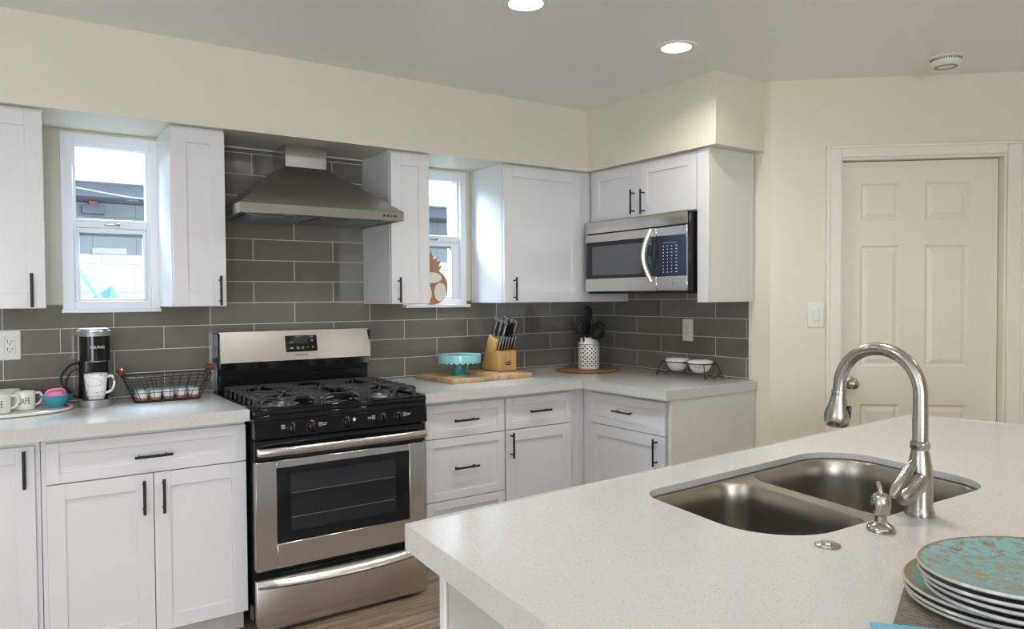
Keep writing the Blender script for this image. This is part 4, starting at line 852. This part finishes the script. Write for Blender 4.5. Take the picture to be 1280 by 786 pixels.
P = [(0.142, 'plate2', (-2.040, -3.236, 0.919), (-0.045, -0.02), 'turquoise plate at the bottom of the stack, on the woven placemat'),
     (0.144, 'plate2', (-2.042, -3.237, 0.927), (-0.045, -0.02), 'turquoise plate second from the bottom of the stack'),
     (0.145, 'plate2', (-2.040, -3.236, 0.936), (-0.045, -0.02), 'green and gold plate third from the bottom, its glaze showing at the left'),
     (0.138, 'plate1', (-2.068, -3.272, 0.947), (-0.055, -0.015), 'turquoise plate in the middle of the stack, above the green one'),
     (0.139, 'plate1', (-2.066, -3.268, 0.956), (-0.058, -0.012), 'turquoise plate third from the top of the stack'),
     (0.139, 'plate1', (-2.071, -3.266, 0.966), (-0.062, -0.010), 'turquoise plate directly below the top plate'),
     (0.139, 'plate1', (-2.073, -3.266, 0.977), (-0.066, -0.010), 'turquoise and gold flecked plate on top of the stack')]
for r_, g, c, tl, lb in P: plate_proto(r_, g, lb, c, tl)

# ================================================================ COUNTER THINGS, LEFT
Z0 = 0.914
km = thing('coffee_maker', 'slim black pod coffee maker beside the left printed mugs', 'coffee maker', (-2.874, -0.165, Z0))
bm = nb(); KW = 0.057
def rrect(w, d, r, n=6):
    pts = []
    for cx, cy, a0 in ((w - r, d - r, 0), (-w + r, d - r, PI / 2), (-w + r, -d + r, PI), (w - r, -d + r, 3 * PI / 2)):
        for i in range(n + 1): a = a0 + PI / 2 * i / n; pts.append((cx + r * math.cos(a), cy + r * math.sin(a)))
    return pts
prism(bm, [(x, y) for x, y in rrect(KW, 0.085, 0.045)], 0, 0.030); bs = obj('drip_base', bm, 'silver', km, smooth=50)
bm = nb(); prism(bm, rrect(0.046, 0.03, 0.02), 0.030, 0.0325, T(0, -0.045, 0)); obj('drip_grate', bm, 'bplastic', bs)
bm = nb(); prism(bm, rrect(KW - 0.002, 0.055, 0.03), 0.030, 0.19, T(0, 0.055, 0)); obj('column', bm, 'bplastic', km, smooth=50)
bm = nb(); prism(bm, rrect(KW - 0.001, 0.098, 0.048), 0.19, 0.290, T(0, 0.013, 0)); hdm = obj('brew_head', bm, 'enamel', km, smooth=50)
bm = nb(); prism(bm, rrect(KW + 0.002, 0.100, 0.050), 0.290, 0.312, T(0, 0.013, 0)); prism(bm, rrect(KW - 0.006, 0.092, 0.045), 0.312, 0.319, T(0, 0.013, 0)); ld = obj('lid', bm, 'silver', km, smooth=50)
bm = nb(); box(bm, -0.026, -0.094, 0.304, 0.026, -0.070, 0.313, 0.004, 2); obj('lid_handle', bm, 'steel', ld)
bm = nb(); tube(bm, [(-0.036 + 0.072 * i / 10, -0.060 - 0.022 * math.sin(PI * i / 10), 0.188) for i in range(11)], 0.0035, 8); obj('trim_arc', bm, 'silver', hdm)
text('KEURIG', 0.0155, 0.0006, 'letter', hdm, T(0.004, -0.0852, 0.245) @ R(PI / 2, 'X'))
bm = nb(); pts = spline([(-0.045, 0.06, 0.175), (-0.085, 0.05, 0.165), (-0.118, 0.03, 0.115), (-0.095, 0.02, 0.060), (-0.050, 0.03, 0.030)], 6, False); tube(bm, pts, 0.0048, 8)
pts = spline([(-0.045, 0.09, 0.150), (-0.080, 0.10, 0.130), (-0.095, 0.10, 0.075), (-0.060, 0.09, 0.03)], 6, False); tube(bm, pts, 0.003, 8); obj('power_cord', bm, 'bmat', km)
def mug(label, loc, mat, rz=0.0, r=0.041, h=0.088, txt=None, taper=0.86, name='coffee_mug', group=None, txt_rot=0.0):
    o = thing(name, label, 'mug', loc, rz, group)
    bm = nb(); lathe(bm, [(0, 0.0), (r * taper * 0.9, 0.0), (r * taper, 0.004), (r * (0.5 + taper / 2) * 1.0, h * 0.35), (r, h * 0.96), (r, h), (r - 0.003, h), (r - 0.004, h * 0.95), (r * taper - 0.005, 0.008), (0, 0.006)], 32); bd = obj('body', bm, mat, o)
    bm = nb(); pts = spline([(r * 0.95, 0, h * 0.84), (r + 0.016, 0, h * 0.86), (r + 0.025, 0, h * 0.60), (r + 0.014, 0, h * 0.30), (r * taper * 0.98, 0, h * 0.20)], 6, False); tube(bm, pts, 0.0048, 10, flat=1.0); obj('handle', bm, mat, o)
    if txt:
        bm = nb(); cu = bpy.data.curves.new('t', 'FONT'); cu.body = txt; cu.size = 0.032; cu.align_x = 'CENTER'; cu.align_y = 'CENTER'; cu.extrude = 0.0
        to = bpy.data.objects.new('t', cu); COL.objects.link(to); me = bpy.data.meshes.new_from_object(to.evaluated_get(bpy.context.evaluated_depsgraph_get())); bpy.data.objects.remove(to)
        bm.from_mesh(me); bmesh.ops.subdivide_edges(bm, edges=bm.edges[:], cuts=1)
        for v in bm.verts:
            a = v.co.x * 0.62 / r + txt_rot - PI / 2; z = v.co.y * 1.15 + h * 0.50; rr_ = r * (taper + (1 - taper) * min(1, z / h) ** 0.8) + 0.0009
            v.co = Vector((rr_ * math.cos(a), rr_ * math.sin(a), z))
        obj('lettering', bm, 'ink', bd, smooth=0, recalc=False)
    return o
mug('white marbled mug standing in the black coffee maker', (-2.874, -0.213, Z0 + 0.0325), 'marble', 0.10, 0.043, 0.104, None, 0.72)
# serving tray with beaded rim
tr = thing('serving_tray', 'oval white tray with a grey beaded edge under the printed mugs', 'tray', (-3.168, -0.195, Z0))
bm = nb(); lathe(bm, [(0, 0.0), (0.96, 0.0), (1.0, 0.004), (1.0, 0.012), (0.985, 0.0135), (0.90, 0.0075), (0, 0.0065)], 72)
for v in bm.verts: v.co.x *= 0.215; v.co.y *= 0.165
obj('dish', bm, 'cream', tr)
bm = nb()
for i in range(72):
    a = 2 * PI * i / 72; box(bm, -0.0062, -0.0045, 0.0076, 0.0062, 0.0045, 0.0118, 0.0015, M=T(0.196 * math.cos(a), 0.1475 * math.sin(a), 0) @ R(a * 1.0 + 0.5 * (i % 2), 'Z'))
obj('beaded_edge', bm, simple('tray_grey', (0.10, 0.10, 0.11), 0.5), tr)
TZ = Z0 + 0.0075
mug('white mug printed CAFE beside the teal bowl', (-3.120, -0.185, TZ), 'cream', 0.25, 0.0385, 0.072, 'CAFE', 0.97, group='printed mugs on the oval tray', txt_rot=-0.30)
mug('white printed mug at the frame edge, frontmost on the oval tray', (-3.204, -0.245, TZ), 'cream', 0.15, 0.0415, 0.073, 'CAFE', 0.97, group='printed mugs on the oval tray', txt_rot=-0.30)
mug('white mug standing behind the two printed mugs', (-3.170, -0.100, TZ), 'cream', 2.2, 0.041, 0.074, None, 0.97, group='printed mugs on the oval tray')
bw = thing('teal_bowl', 'small glossy teal bowl holding pink measuring scoops', 'bowl', (-3.012, -0.180, TZ))
bm = nb(); lathe(bm, [(0, 0), (0.024, 0), (0.027, 0.004), (0.040, 0.018), (0.047, 0.034), (0.050, 0.048), (0.048, 0.049), (0.044, 0.034), (0.036, 0.018), (0.024, 0.008), (0, 0.007)], 36); obj('body', bm, 'teal', bw)
bm = nb(); box(bm, 0.0475, -0.008, 0.042, 0.060, 0.008, 0.047, 0.002); box(bm, -0.060, -0.008, 0.042, -0.0475, 0.008, 0.047, 0.002); obj('lug', bm, 'teal', bw)
pk = thing('measuring_scoop', 'stacked pink silicone measuring scoops in the teal bowl', 'scoop', (-3.014, -0.180, TZ + 0.034))
bm = nb(); lathe(bm, [(0, 0), (0.032, 0.0), (0.041, 0.012), (0.041, 0.016), (0.034, 0.017), (0.034, 0.021), (0.030, 0.028), (0.027, 0.029), (0.022, 0.022), (0, 0.021)], 30); obj('cups', bm, 'pink', pk)
bm = nb(); tube(bm, spline([(-0.036, -0.01, 0.020), (-0.022, -0.015, 0.036), (0.010, -0.018, 0.040), (0.030, -0.010, 0.034), (0.036, 0.0, 0.016)], 5, False), 0.004, 8, flat=0.6); obj('handle', bm, 'pink', pk)

# ---------------- wire basket with pods
bk = thing('wire_basket', 'black wire basket with red wooden handles beside the range', 'basket', (-2.598, -0.165, Z0))
def trap(s):   # s 0 bottom .. 1 top
    return 0.128 + 0.044 * s, 0.052 + 0.032 * s, 0.004 + 0.106 * s
bm = nb()
def bring(s, r, seg=8):
    hx, hy, z = trap(s); tube(bm, [(x, y, z) for x, y in rrect(hx, hy, 0.02, 3)], r, seg, closed=True)
bring(0, 0.0032); bring(0.04, 0.0028); bring(1, 0.0026); bring(0.72, 0.0015, 6); bring(0.36, 0.0015, 6)
for i in range(9):
    for sy in (-1, 1):
        t = -1 + 2 * i / 8; a, b_ = trap(0), trap(1); tube(bm, [(t * (a[0] - 0.02), sy * a[1], a[2]), (t * (b_[0] - 0.02), sy * b_[1], b_[2])], 0.0014, 6)
for i in range(4):
    for sx in (-1, 1):
        t = -1 + 2 * i / 3; a, b_ = trap(0), trap(1); tube(bm, [(sx * a[0], t * (a[1] - 0.016), a[2]), (sx * b_[0], t * (b_[1] - 0.016), b_[2])], 0.0014, 6)
for i in range(7): t = -0.9 + 1.8 * i / 6; a = trap(0); tube(bm, [(t * a[0], -a[1], 0.004), (t * a[0], a[1], 0.004)], 0.0014, 6)
obj('wire_frame', bm, 'black', bk)
for sx in (-1, 1):
    bm = nb(); tube(bm, [(sx * 0.165, -0.045, 0.108), (sx * 0.178, -0.040, 0.134)], 0.0024, 8); tube(bm, [(sx * 0.165, 0.045, 0.108), (sx * 0.178, 0.040, 0.134)], 0.0024, 8); tube(bm, [(sx * 0.178, -0.04, 0.134), (sx * 0.178, 0.04, 0.134)], 0.0022, 8); hw = obj('handle_wire', bm, 'black', bk)
    bm = nb(); lathe(bm, [(0, -0.037), (0.010, -0.037), (0.014, -0.028), (0.011, -0.020), (0.014, -0.008), (0.014, 0.008), (0.011, 0.020), (0.014, 0.028), (0.010, 0.037), (0, 0.037)], 18, T(sx * 0.178, 0, 0.134) @ R(PI / 2, 'X')); obj('wooden_grip', bm, 'redwood', hw)
pod = thing('coffee_pod', 'white coffee pod with brown label in the wire basket', 'coffee pod', (-2.69, -0.19, Z0 + 0.007), 0, 'coffee pods in the wire basket')
bm = nb(); lathe(bm, [(0, 0), (0.0195, 0), (0.0205, 0.014), (0.0205, 0.0141), (0.0232, 0.043), (0.0232, 0.0435), (0, 0.0435)], 22); obj('cup', bm, 'podw', pod)
bm = nb(); lathe(bm, [(0.0202, 0.001), (0.0212, 0.014)], 22); obj('label_band', bm, 'podb', pod)
bm = nb(); lathe(bm, [(0, 0.0436), (0.0262, 0.0436), (0.0262, 0.0455), (0, 0.046)], 22); obj('foil_lid', bm, 'foilg', pod)
k = 0
for row, y in enumerate((-0.193, -0.139)):
    for i in range(5):
        x = -2.700 + i * 0.0512
        if (row, i) == (0, 0): pod.location = (x, y, Z0 + 0.007); continue
        dup(pod, (x, y, Z0 + 0.007))

# ================================================================ COUNTER THINGS, RIGHT
cb = thing('cutting_board', 'thick bamboo cutting board under the knife block and cake stand', 'cutting board', (-1.068, -0.235, Z0), 0.045)
bm = nb(); box(bm, -0.262, -0.182, 0.0, 0.262, 0.182, 0.023, 0.003, 2); obj('slab', bm, 'board', cb)
bm = nb(); box(bm, -0.2630, -0.040, 0.007, -0.2615, 0.040, 0.016, 0.0005); obj('finger_groove', bm, 'podb', cb)
BZ = Z0 + 0.023
cs_ = thing('cake_stand', 'aqua cake stand with scalloped rim on the cutting board', 'cake stand', (-1.170, -0.250, BZ))
CR_ = 0.114
bm = nb(); lathe(bm, [(0, 0.106), (CR_ - 0.006, 0.106), (CR_ - 0.002, 0.110), (CR_, 0.110), (CR_ + 0.001, 0.105), (CR_, 0.076), (CR_ - 0.003, 0.076), (CR_ - 0.004, 0.098), (0, 0.099)], 96)
for v in bm.verts:
    if v.co.z < 0.077:
        a = math.atan2(v.co.y, v.co.x); v.co.z = 0.074 - 0.011 * abs(math.sin(a * 12))
tp = obj('plate_top', bm, 'aqua', cs_)
bm = nb()
for i in range(24):
    a = 2 * PI * (i + 0.5) / 24; lathe(bm, [(0, 0), (0.0025, 0), (0.0025, 0.0006), (0, 0.0006)], 8, R(a, 'Z') @ T(CR_ + 0.0004, 0, 0.078) @ R(PI / 2, 'Y'))
obj('rim_dots', bm, 'aqua2', tp, smooth=0)
bm = nb(); lathe(bm, [(0, 0), (0.056, 0.0), (0.056, 0.004), (0.040, 0.010), (0.030, 0.022), (0.026, 0.040), (0.028, 0.070), (0.036, 0.094), (0.040, 0.099), (0, 0.099)], 40); obj('pedestal', bm, 'aqua2', cs_)
# knife block: local y = 0 at the front, positive to the back; x centred
kb = thing('knife_block', 'light bamboo knife block on the cutting board', 'knife block', (-0.868, -0.262, BZ), 0.0)
lean = math.radians(24)
def yzprism(bm, poly, x0, x1):
    a = [bm.verts.new((x0, y, z)) for y, z in poly]; b_ = [bm.verts.new((x1, y, z)) for y, z in poly]; n = len(poly)
    bm.faces.new(a); bm.faces.new(b_[::-1])
    for i in range(n): bm.faces.new((a[i], a[(i + 1) % n], b_[(i + 1) % n], b_[i]))
    bmesh.ops.bevel(bm, geom=[e for e in bm.edges], offset=0.002, segments=1, affect='EDGES')
bm = nb(); yzprism(bm, [(0.0, 0.004), (0.0, 0.108), (0.012, 0.118), (0.060, 0.100), (0.085, 0.004)], -0.062, 0.062); obj('front_holder', bm, 'blockw', kb)
bm = nb(); yzprism(bm, [(0.062, 0.004), (0.145, 0.004), (0.170, 0.018), (0.092, 0.208), (0.020, 0.168), (0.036, 0.116), (0.0605, 0.101)], -0.0622, 0.0622); obj('main_block', bm, 'blockw', kb)
bm = nb()
for x in (-0.05, 0.05):
    for y in (0.012, 0.135): lathe(bm, [(0, 0), (0.006, 0), (0.006, 0.005), (0, 0.005)], 10, T(x, y, 0))
obj('rubber_foot', bm, 'bmat', kb)
bm = nb(); lathe(bm, [(0, 0), (0.021, 0), (0.0215, 0.001), (0, 0.0012)], 32, T(0.004, -0.0003, 0.045) @ R(PI / 2, 'X'), sy=0.42); bdg = obj('oval_badge', bm, 'bplastic', kb)
text('OAKLEY', 0.010, 0.0003, 'letter', bdg, T(0.004, -0.0018, 0.045) @ R(PI / 2, 'X'))
def knife(name, label, cat, base, L, wd, group):
    """handle rising from the block along the lean"""
    o = thing(name, label, cat, (0, 0, 0), 0.0, group); o.location = base; o.rotation_euler = (lean, 0, 0)
    bm = nb(); box(bm, -wd * 0.36, -wd * 0.75, 0.004, wd * 0.36, wd * 0.75, L, wd * 0.3, 2); obj('handle', bm, 'steel', o)
    bm = nb(); box(bm, -wd * 0.40, -wd * 0.34, 0.010, wd * 0.40, wd * 0.62, L * 0.86, wd * 0.2, 2); obj('grip_inlay', bm, 'bmat', o)
    bm = nb(); box(bm, -wd * 0.10, -wd * 0.7, -0.030, wd * 0.10, wd * 0.7, 0.006, 0.0005); obj('blade', bm, 'steel', o)
    return o
kx, ky, kz = -0.868, -0.262, BZ
def at_block(x, y, z): return (kx + x, ky + y, kz + z)
# steak knives in one row
sk0 = knife('steak_knife', 'small steel-handled steak knife in the front row of the block', 'knife', at_block(-0.048, 0.030, 0.110), 0.094, 0.0135, 'steak knives in the knife block')
for i in range(1, 6): dup(sk0, at_block(-0.048 + i * 0.0192, 0.030, 0.110))
kn = knife('chef_knife', 'large steel-handled knife nearest the cake stand in the block', 'knife', at_block(-0.050, 0.076, 0.196), 0.120, 0.021, 'large knives in the knife block')
dup(kn, at_block(-0.034, 0.055, 0.184), label='large steel-handled knife second from the cake stand')
dup(kn, at_block(-0.018, 0.036, 0.174), label='large steel-handled knife in front of the kitchen shears')
dup(kn, at_block(0.014, 0.078, 0.197), label='large steel-handled knife behind the kitchen shears')
dup(kn, at_block(0.036, 0.062, 0.188), label='large steel-handled knife right of the kitchen shears')
dup(kn, at_block(0.052, 0.040, 0.176), label='large steel-handled knife nearest the corner side of the block')
ks = thing('kitchen_shears', 'black-handled kitchen shears in the knife block', 'scissors', at_block(0.018, 0.040, 0.182), 0.0); ks.rotation_euler = (lean, 0, 0)
for sx in (-1, 1):
    bm = nb(); tube(bm, spline([(sx * 0.003, 0, 0.0), (sx * 0.006, 0, 0.02), (sx * 0.020, 0, 0.045), (sx * 0.019, 0, 0.080), (sx * 0.008, 0, 0.088), (sx * 0.003, 0, 0.060), (sx * 0.002, 0, 0.020)], 5), 0.0048, 8, closed=True); obj('finger_loop', bm, 'bplastic', ks)
bm = nb(); box(bm, -0.006, -0.002, -0.03, 0.006, 0.002, 0.012, 0.0005); obj('blade', bm, 'steel', ks)

# pineapple dish standing on the sill of the narrow window
pi_ = thing('pineapple_dish', 'pineapple-shaped wooden dish with cream insets on the window sill', 'dish', (-1.222, -0.050, 1.3125))
pi_.rotation_euler = (-0.085, 0, 0)
bm = nb()
body = [(0.105 * math.cos(a) * (0.92 + 0.0 * math.sin(a)), 0.098 + 0.098 * math.sin(a)) for a in [2 * PI * i / 48 for i in range(48)]]
def xzprism(bm, poly, y0, y1, bev=0.002):
    a = [bm.verts.new((x, y0, z)) for x, z in poly]; b_ = [bm.verts.new((x, y1, z)) for x, z in poly]; n = len(poly)
    f1 = bm.faces.new(a); f2 = bm.faces.new(b_[::-1])
    for i in range(n): bm.faces.new((a[i], a[(i + 1) % n], b_[(i + 1) % n], b_[i]))
xzprism(bm, body, -0.010, 0.008); obj('body', bm, 'pinew', pi_, smooth=30)
bm = nb(); lv = [(-0.040, 0.180), (-0.075, 0.232), (-0.040, 0.222), (-0.058, 0.268), (-0.022, 0.246), (0.0, 0.300), (0.018, 0.248), (0.034, 0.268), (0.036, 0.238), (0.062, 0.248), (0.046, 0.212), (0.070, 0.216), (0.040, 0.180)]
xzprism(bm, lv, -0.008, 0.006); obj('leaf_crown', bm, 'pinew', pi_, smooth=0)
def oval(cx, cz, rx, rz, rot=0, n=32): return [(cx + rx * math.cos(a) * math.cos(rot) - rz * math.sin(a) * math.sin(rot), cz + rx * math.cos(a) * math.sin(rot) + rz * math.sin(a) * math.cos(rot)) for a in [2 * PI * i / n for i in range(n)]]
for pts in (oval(-0.046, 0.068, 0.038, 0.052, 0.15), oval(0.046, 0.068, 0.038, 0.052, -0.15), oval(0.0, 0.148, 0.060, 0.030)):
    bm = nb(); xzprism(bm, pts, -0.0125, -0.009); obj('inset', bm, 'pale', pi_, smooth=30)

# trivet, utensil crock
tv = thing('woven_trivet', 'round brown woven mat under the pierced white crock', 'trivet', (-0.335, -0.325, Z0))
bm = nb(); lathe(bm, [(0, 0), (0.188, 0.0), (0.193, 0.003), (0.188, 0.007), (0, 0.007)], 72); obj('weave', bm, 'trivet', tv)
jx, jy = -0.322, -0.318; JZ = Z0 + 0.007
jr = thing('utensil_crock', 'white pierced ceramic utensil crock on the woven mat', 'crock', (jx, jy, JZ), 0.2)
bm = nb(); lathe(bm, [(0, 0.0), (0.052, 0.0), (0.060, 0.004), (0.0635, 0.014), (0.0635, 0.145), (0.061, 0.155), (0.052, 0.163), (0.0505, 0.180), (0.051, 0.187), (0.047, 0.188), (0.046, 0.160), (0.056, 0.145), (0.056, 0.012), (0, 0.010)], 48); obj('body', bm, 'pierced', jr, smooth=50)
bm = nb(); tube(bm, [(0.0625 * math.cos(a), 0.0625 * math.sin(a), 0.150 - 0.006 * abs(math.sin(a - 0.6)) ) for a in [2 * PI * i / 32 for i in range(32)]], 0.0018, 6, closed=True); obj('neck_wire', bm, 'black', jr)
def utensil(name, label, dx, dy, tiltx, tilty, kind, H=0.235, rz=0.0):
    o = thing(name, label, 'kitchen utensil', (jx + dx, jy + dy, JZ + 0.014)); o.rotation_euler = (tiltx, tilty, rz)
    bm = nb(); tube(bm, [(0, 0, 0), (0, 0, H)], 0.0055, 10); obj('handle', bm, 'bmat', o)
    bm = nb()
    if kind == 'spoon': lathe(bm, [(0, 0), (0.024, 0.012), (0.041, 0.046), (0.038, 0.078), (0.016, 0.098), (0, 0.100)], 20, T(0, 0, H - 0.014), sy=0.30)
    elif kind == 'ladle': lathe(bm, [(0.0, 0.0), (0.026, 0.006), (0.044, 0.028), (0.048, 0.056), (0.046, 0.056), (0.040, 0.028), (0.022, 0.010), (0, 0.006)], 24, T(0, -0.010, H - 0.02) @ R(0.9, 'X'))
    elif kind == 'slotted':
        pts = spline([(0, 0, 0), (0.024, 0, 0.022), (0.031, 0, 0.052), (0.018, 0, 0.078), (-0.018, 0, 0.078), (-0.031, 0, 0.052), (-0.024, 0, 0.022)], 5); tube(bm, [p + Vector((0, 0, H)) for p in pts], 0.005, 8, closed=True)
        for x in (-0.014, 0, 0.014): tube(bm, [(x, 0, H + 0.008), (x, 0, H + 0.076)], 0.0036, 8)
    else: box(bm, -0.032, -0.004, H - 0.002, 0.032, 0.003, H + 0.078, 0.003, 2)
    obj('head', bm, 'bmat', o); return o
utensil('serving_spoon', 'black serving spoon standing highest in the crock', 0.0, 0.012, -0.02, 0.02, 'spoon', 0.275)
utensil('solid_spoon', 'black nylon spoon leaning left out of the crock', -0.012, 0.0, 0.04, -0.24, 'spoon', 0.195, 0.2)
utensil('slotted_turner', 'black slotted turner leaning right out of the crock', 0.014, 0.0, 0.02, 0.26, 'slotted', 0.188, -0.1)
utensil('ladle', 'black ladle in the front of the crock facing the room', 0.0, -0.014, 0.10, -0.02, 'ladle', 0.205)
utensil('spatula', 'black flat spatula standing behind the ladle in the crock', -0.006, 0.004, 0.0, -0.10, 'flat', 0.190, 0.5)
utensil('pasta_spoon', 'black pasta server standing at the back of the crock', 0.010, 0.016, -0.06, 0.12, 'spoon', 0.200, 0.5)
utensil('turner', 'black nylon turner leaning back behind the tallest spoon', -0.014, 0.018, -0.10, -0.10, 'flat', 0.200, -0.3)

# pet bowl stand: local x runs along the wall towards the camera, y towards the wall
pb = thing('bowl_stand', 'black wire stand holding two white pet bowls', 'stand', (-0.135, -0.925, Z0), -PI / 2)
bm = nb(); H = 0.078; L = 0.150; D = 0.060; wr = 0.0026
for s in (-1, 1):
    xt, xb = s * L, s * (L + 0.022)
    pts = [(xt, -D * 0.85, H), (xb, -D * 1.15, 0.006)]
    for i in range(5):
        t = i / 4; pts.append((xb, -D * 1.15 + D * 2.3 * t, 0.024 if i % 2 else 0.003))
    pts += [(xb, D * 1.15, 0.006), (xt, D * 0.85, H)]
    tube(bm, pts, wr, 6, closed=True)
for y in (-D * 0.85, D * 0.85): tube(bm, [(-L, y, H), (L, y, H)], wr, 6)
for s in (-1, 1): tube(bm, [(s * 0.080 + 0.0615 * math.cos(a), 0.0615 * math.sin(a), H) for a in [2 * PI * i / 28 for i in range(28)]], wr, 6, closed=True)
obj('wire_frame', bm, 'black', pb)
for s, lb in ((-1, 'white pet bowl in the stand, nearer the crock'), (1, 'white pet bowl in the stand, nearer the counter end, small lettering')):
    b_ = thing('pet_bowl', lb, 'bowl', (-0.135, -0.925 - s * 0.080, Z0 + 0.031), 0, 'pet bowls in the wire stand')
    bm = nb(); lathe(bm, [(0, 0), (0.030, 0.0), (0.044, 0.008), (0.056, 0.030), (0.0588, 0.046), (0.066, 0.050), (0.0668, 0.058), (0.064, 0.063), (0.060, 0.060), (0.055, 0.044), (0.040, 0.012), (0, 0.006)], 40); bd = obj('body', bm, 'white', b_)
    if s == 1:
        cu = bpy.data.curves.new('t', 'FONT'); cu.body = 'hungry'; cu.size = 0.017; cu.align_x = 'CENTER'; cu.align_y = 'CENTER'
        to = bpy.data.objects.new('t', cu); COL.objects.link(to); me = bpy.data.meshes.new_from_object(to.evaluated_get(bpy.context.evaluated_depsgraph_get())); bpy.data.objects.remove(to)
        bm = nb(); bm.from_mesh(me)
        for v in bm.verts:
            a = v.co.x / 0.056 + math.radians(213); z = v.co.y + 0.034; v.co = Vector(((0.0578 + (z - 0.03) * 0.12) * math.cos(a), (0.0578 + (z - 0.03) * 0.12) * math.sin(a), z))
        obj('lettering', bm, 'ink', bd, smooth=0, recalc=False)

# ================================================================ CEILING THINGS
def can_light(x, y, label):
    o = thing('recessed_light', label, 'ceiling light', (x, y, ZC), 0, 'recessed ceiling lights')
    bm = nb(); lathe(bm, [(0.062, 0.001), (0.064, -0.004), (0.086, -0.005), (0.090, 0.0)], 40); obj('trim_ring', bm, 'lampinner', o)
    bm = nb(); lathe(bm, [(0, -0.0015), (0.063, -0.0015)], 40); obj('diffuser', bm, 'lamp', o)
    d = bpy.data.lights.new('can_lamp', 'AREA'); d.shape = 'DISK'; d.size = 0.12; d.energy = CAN_W; d.color = (1.0, 0.97, 0.92); d.spread = math.radians(150)
    lo = bpy.data.objects.new('lamp_glow', d); lo.location = (0, 0, -0.008); lo.parent = o; COL.objects.link(lo)
lbs = ['round recessed ceiling light above the island, nearest the camera', 'round recessed ceiling light in front of the corner soffit']
for i, (x, y) in enumerate(CANS): can_light(x, y, lbs[i] if i < 2 else 'round recessed ceiling light over the open floor, above the picture')
pl_ = thing('pendant_lamp', 'warm pendant lamp over the dining side behind the island', 'lamp', (-0.55, -4.55, ZC))
bm = nb(); lathe(bm, [(0, 0), (0.05, 0), (0.05, -0.02), (0, -0.02)], 20); tube(bm, [(0, 0, -0.02), (0, 0, -0.30)], 0.003, 6); obj('cord', bm, 'black', pl_)
bm = nb(); lathe(bm, [(0.02, -0.30), (0.10, -0.46), (0.098, -0.46), (0.018, -0.302)], 28); obj('lamp_shade', bm, 'black', pl_)
bm = nb(); lathe(bm, [(0, -0.33), (0.02, -0.345), (0.035, -0.40), (0.025, -0.44), (0, -0.45)], 20); obj('bulb', bm, emit('warm_bulb', (1.0, 0.58, 0.24), 60), pl_)
sm = thing('smoke_detector', 'round white smoke detector on the ceiling by the diagonal wall', 'smoke detector', (0.352, -2.012, ZC))
bm = nb(); lathe(bm, [(0, 0), (0.070, 0.0), (0.070, -0.006), (0.062, -0.009), (0.062, -0.018), (0.066, -0.019), (0.063, -0.030), (0.054, -0.040), (0.048, -0.042), (0, -0.042)], 40); bd = obj('housing', bm, 'plate_w', sm)
bm = nb()
for i in range(40): a = 2 * PI * i / 40; box(bm, 0.0600, -0.0018, -0.0175, 0.0632, 0.0018, -0.0095, M=R(a, 'Z'))
obj('vent_slots', bm, 'hole', bd, smooth=0)
bm = nb(); lathe(bm, [(0.034, -0.0415), (0.034, -0.0432), (0.047, -0.0432), (0.047, -0.0415)], 40); obj('sounder_ring', bm, 'silver', bd)
bm = nb(); lathe(bm, [(0, -0.041), (0.012, -0.0415), (0.012, -0.0445), (0, -0.045)], 20, T(0.014, 0.0, 0)); obj('test_button', bm, 'plate_w', bd)
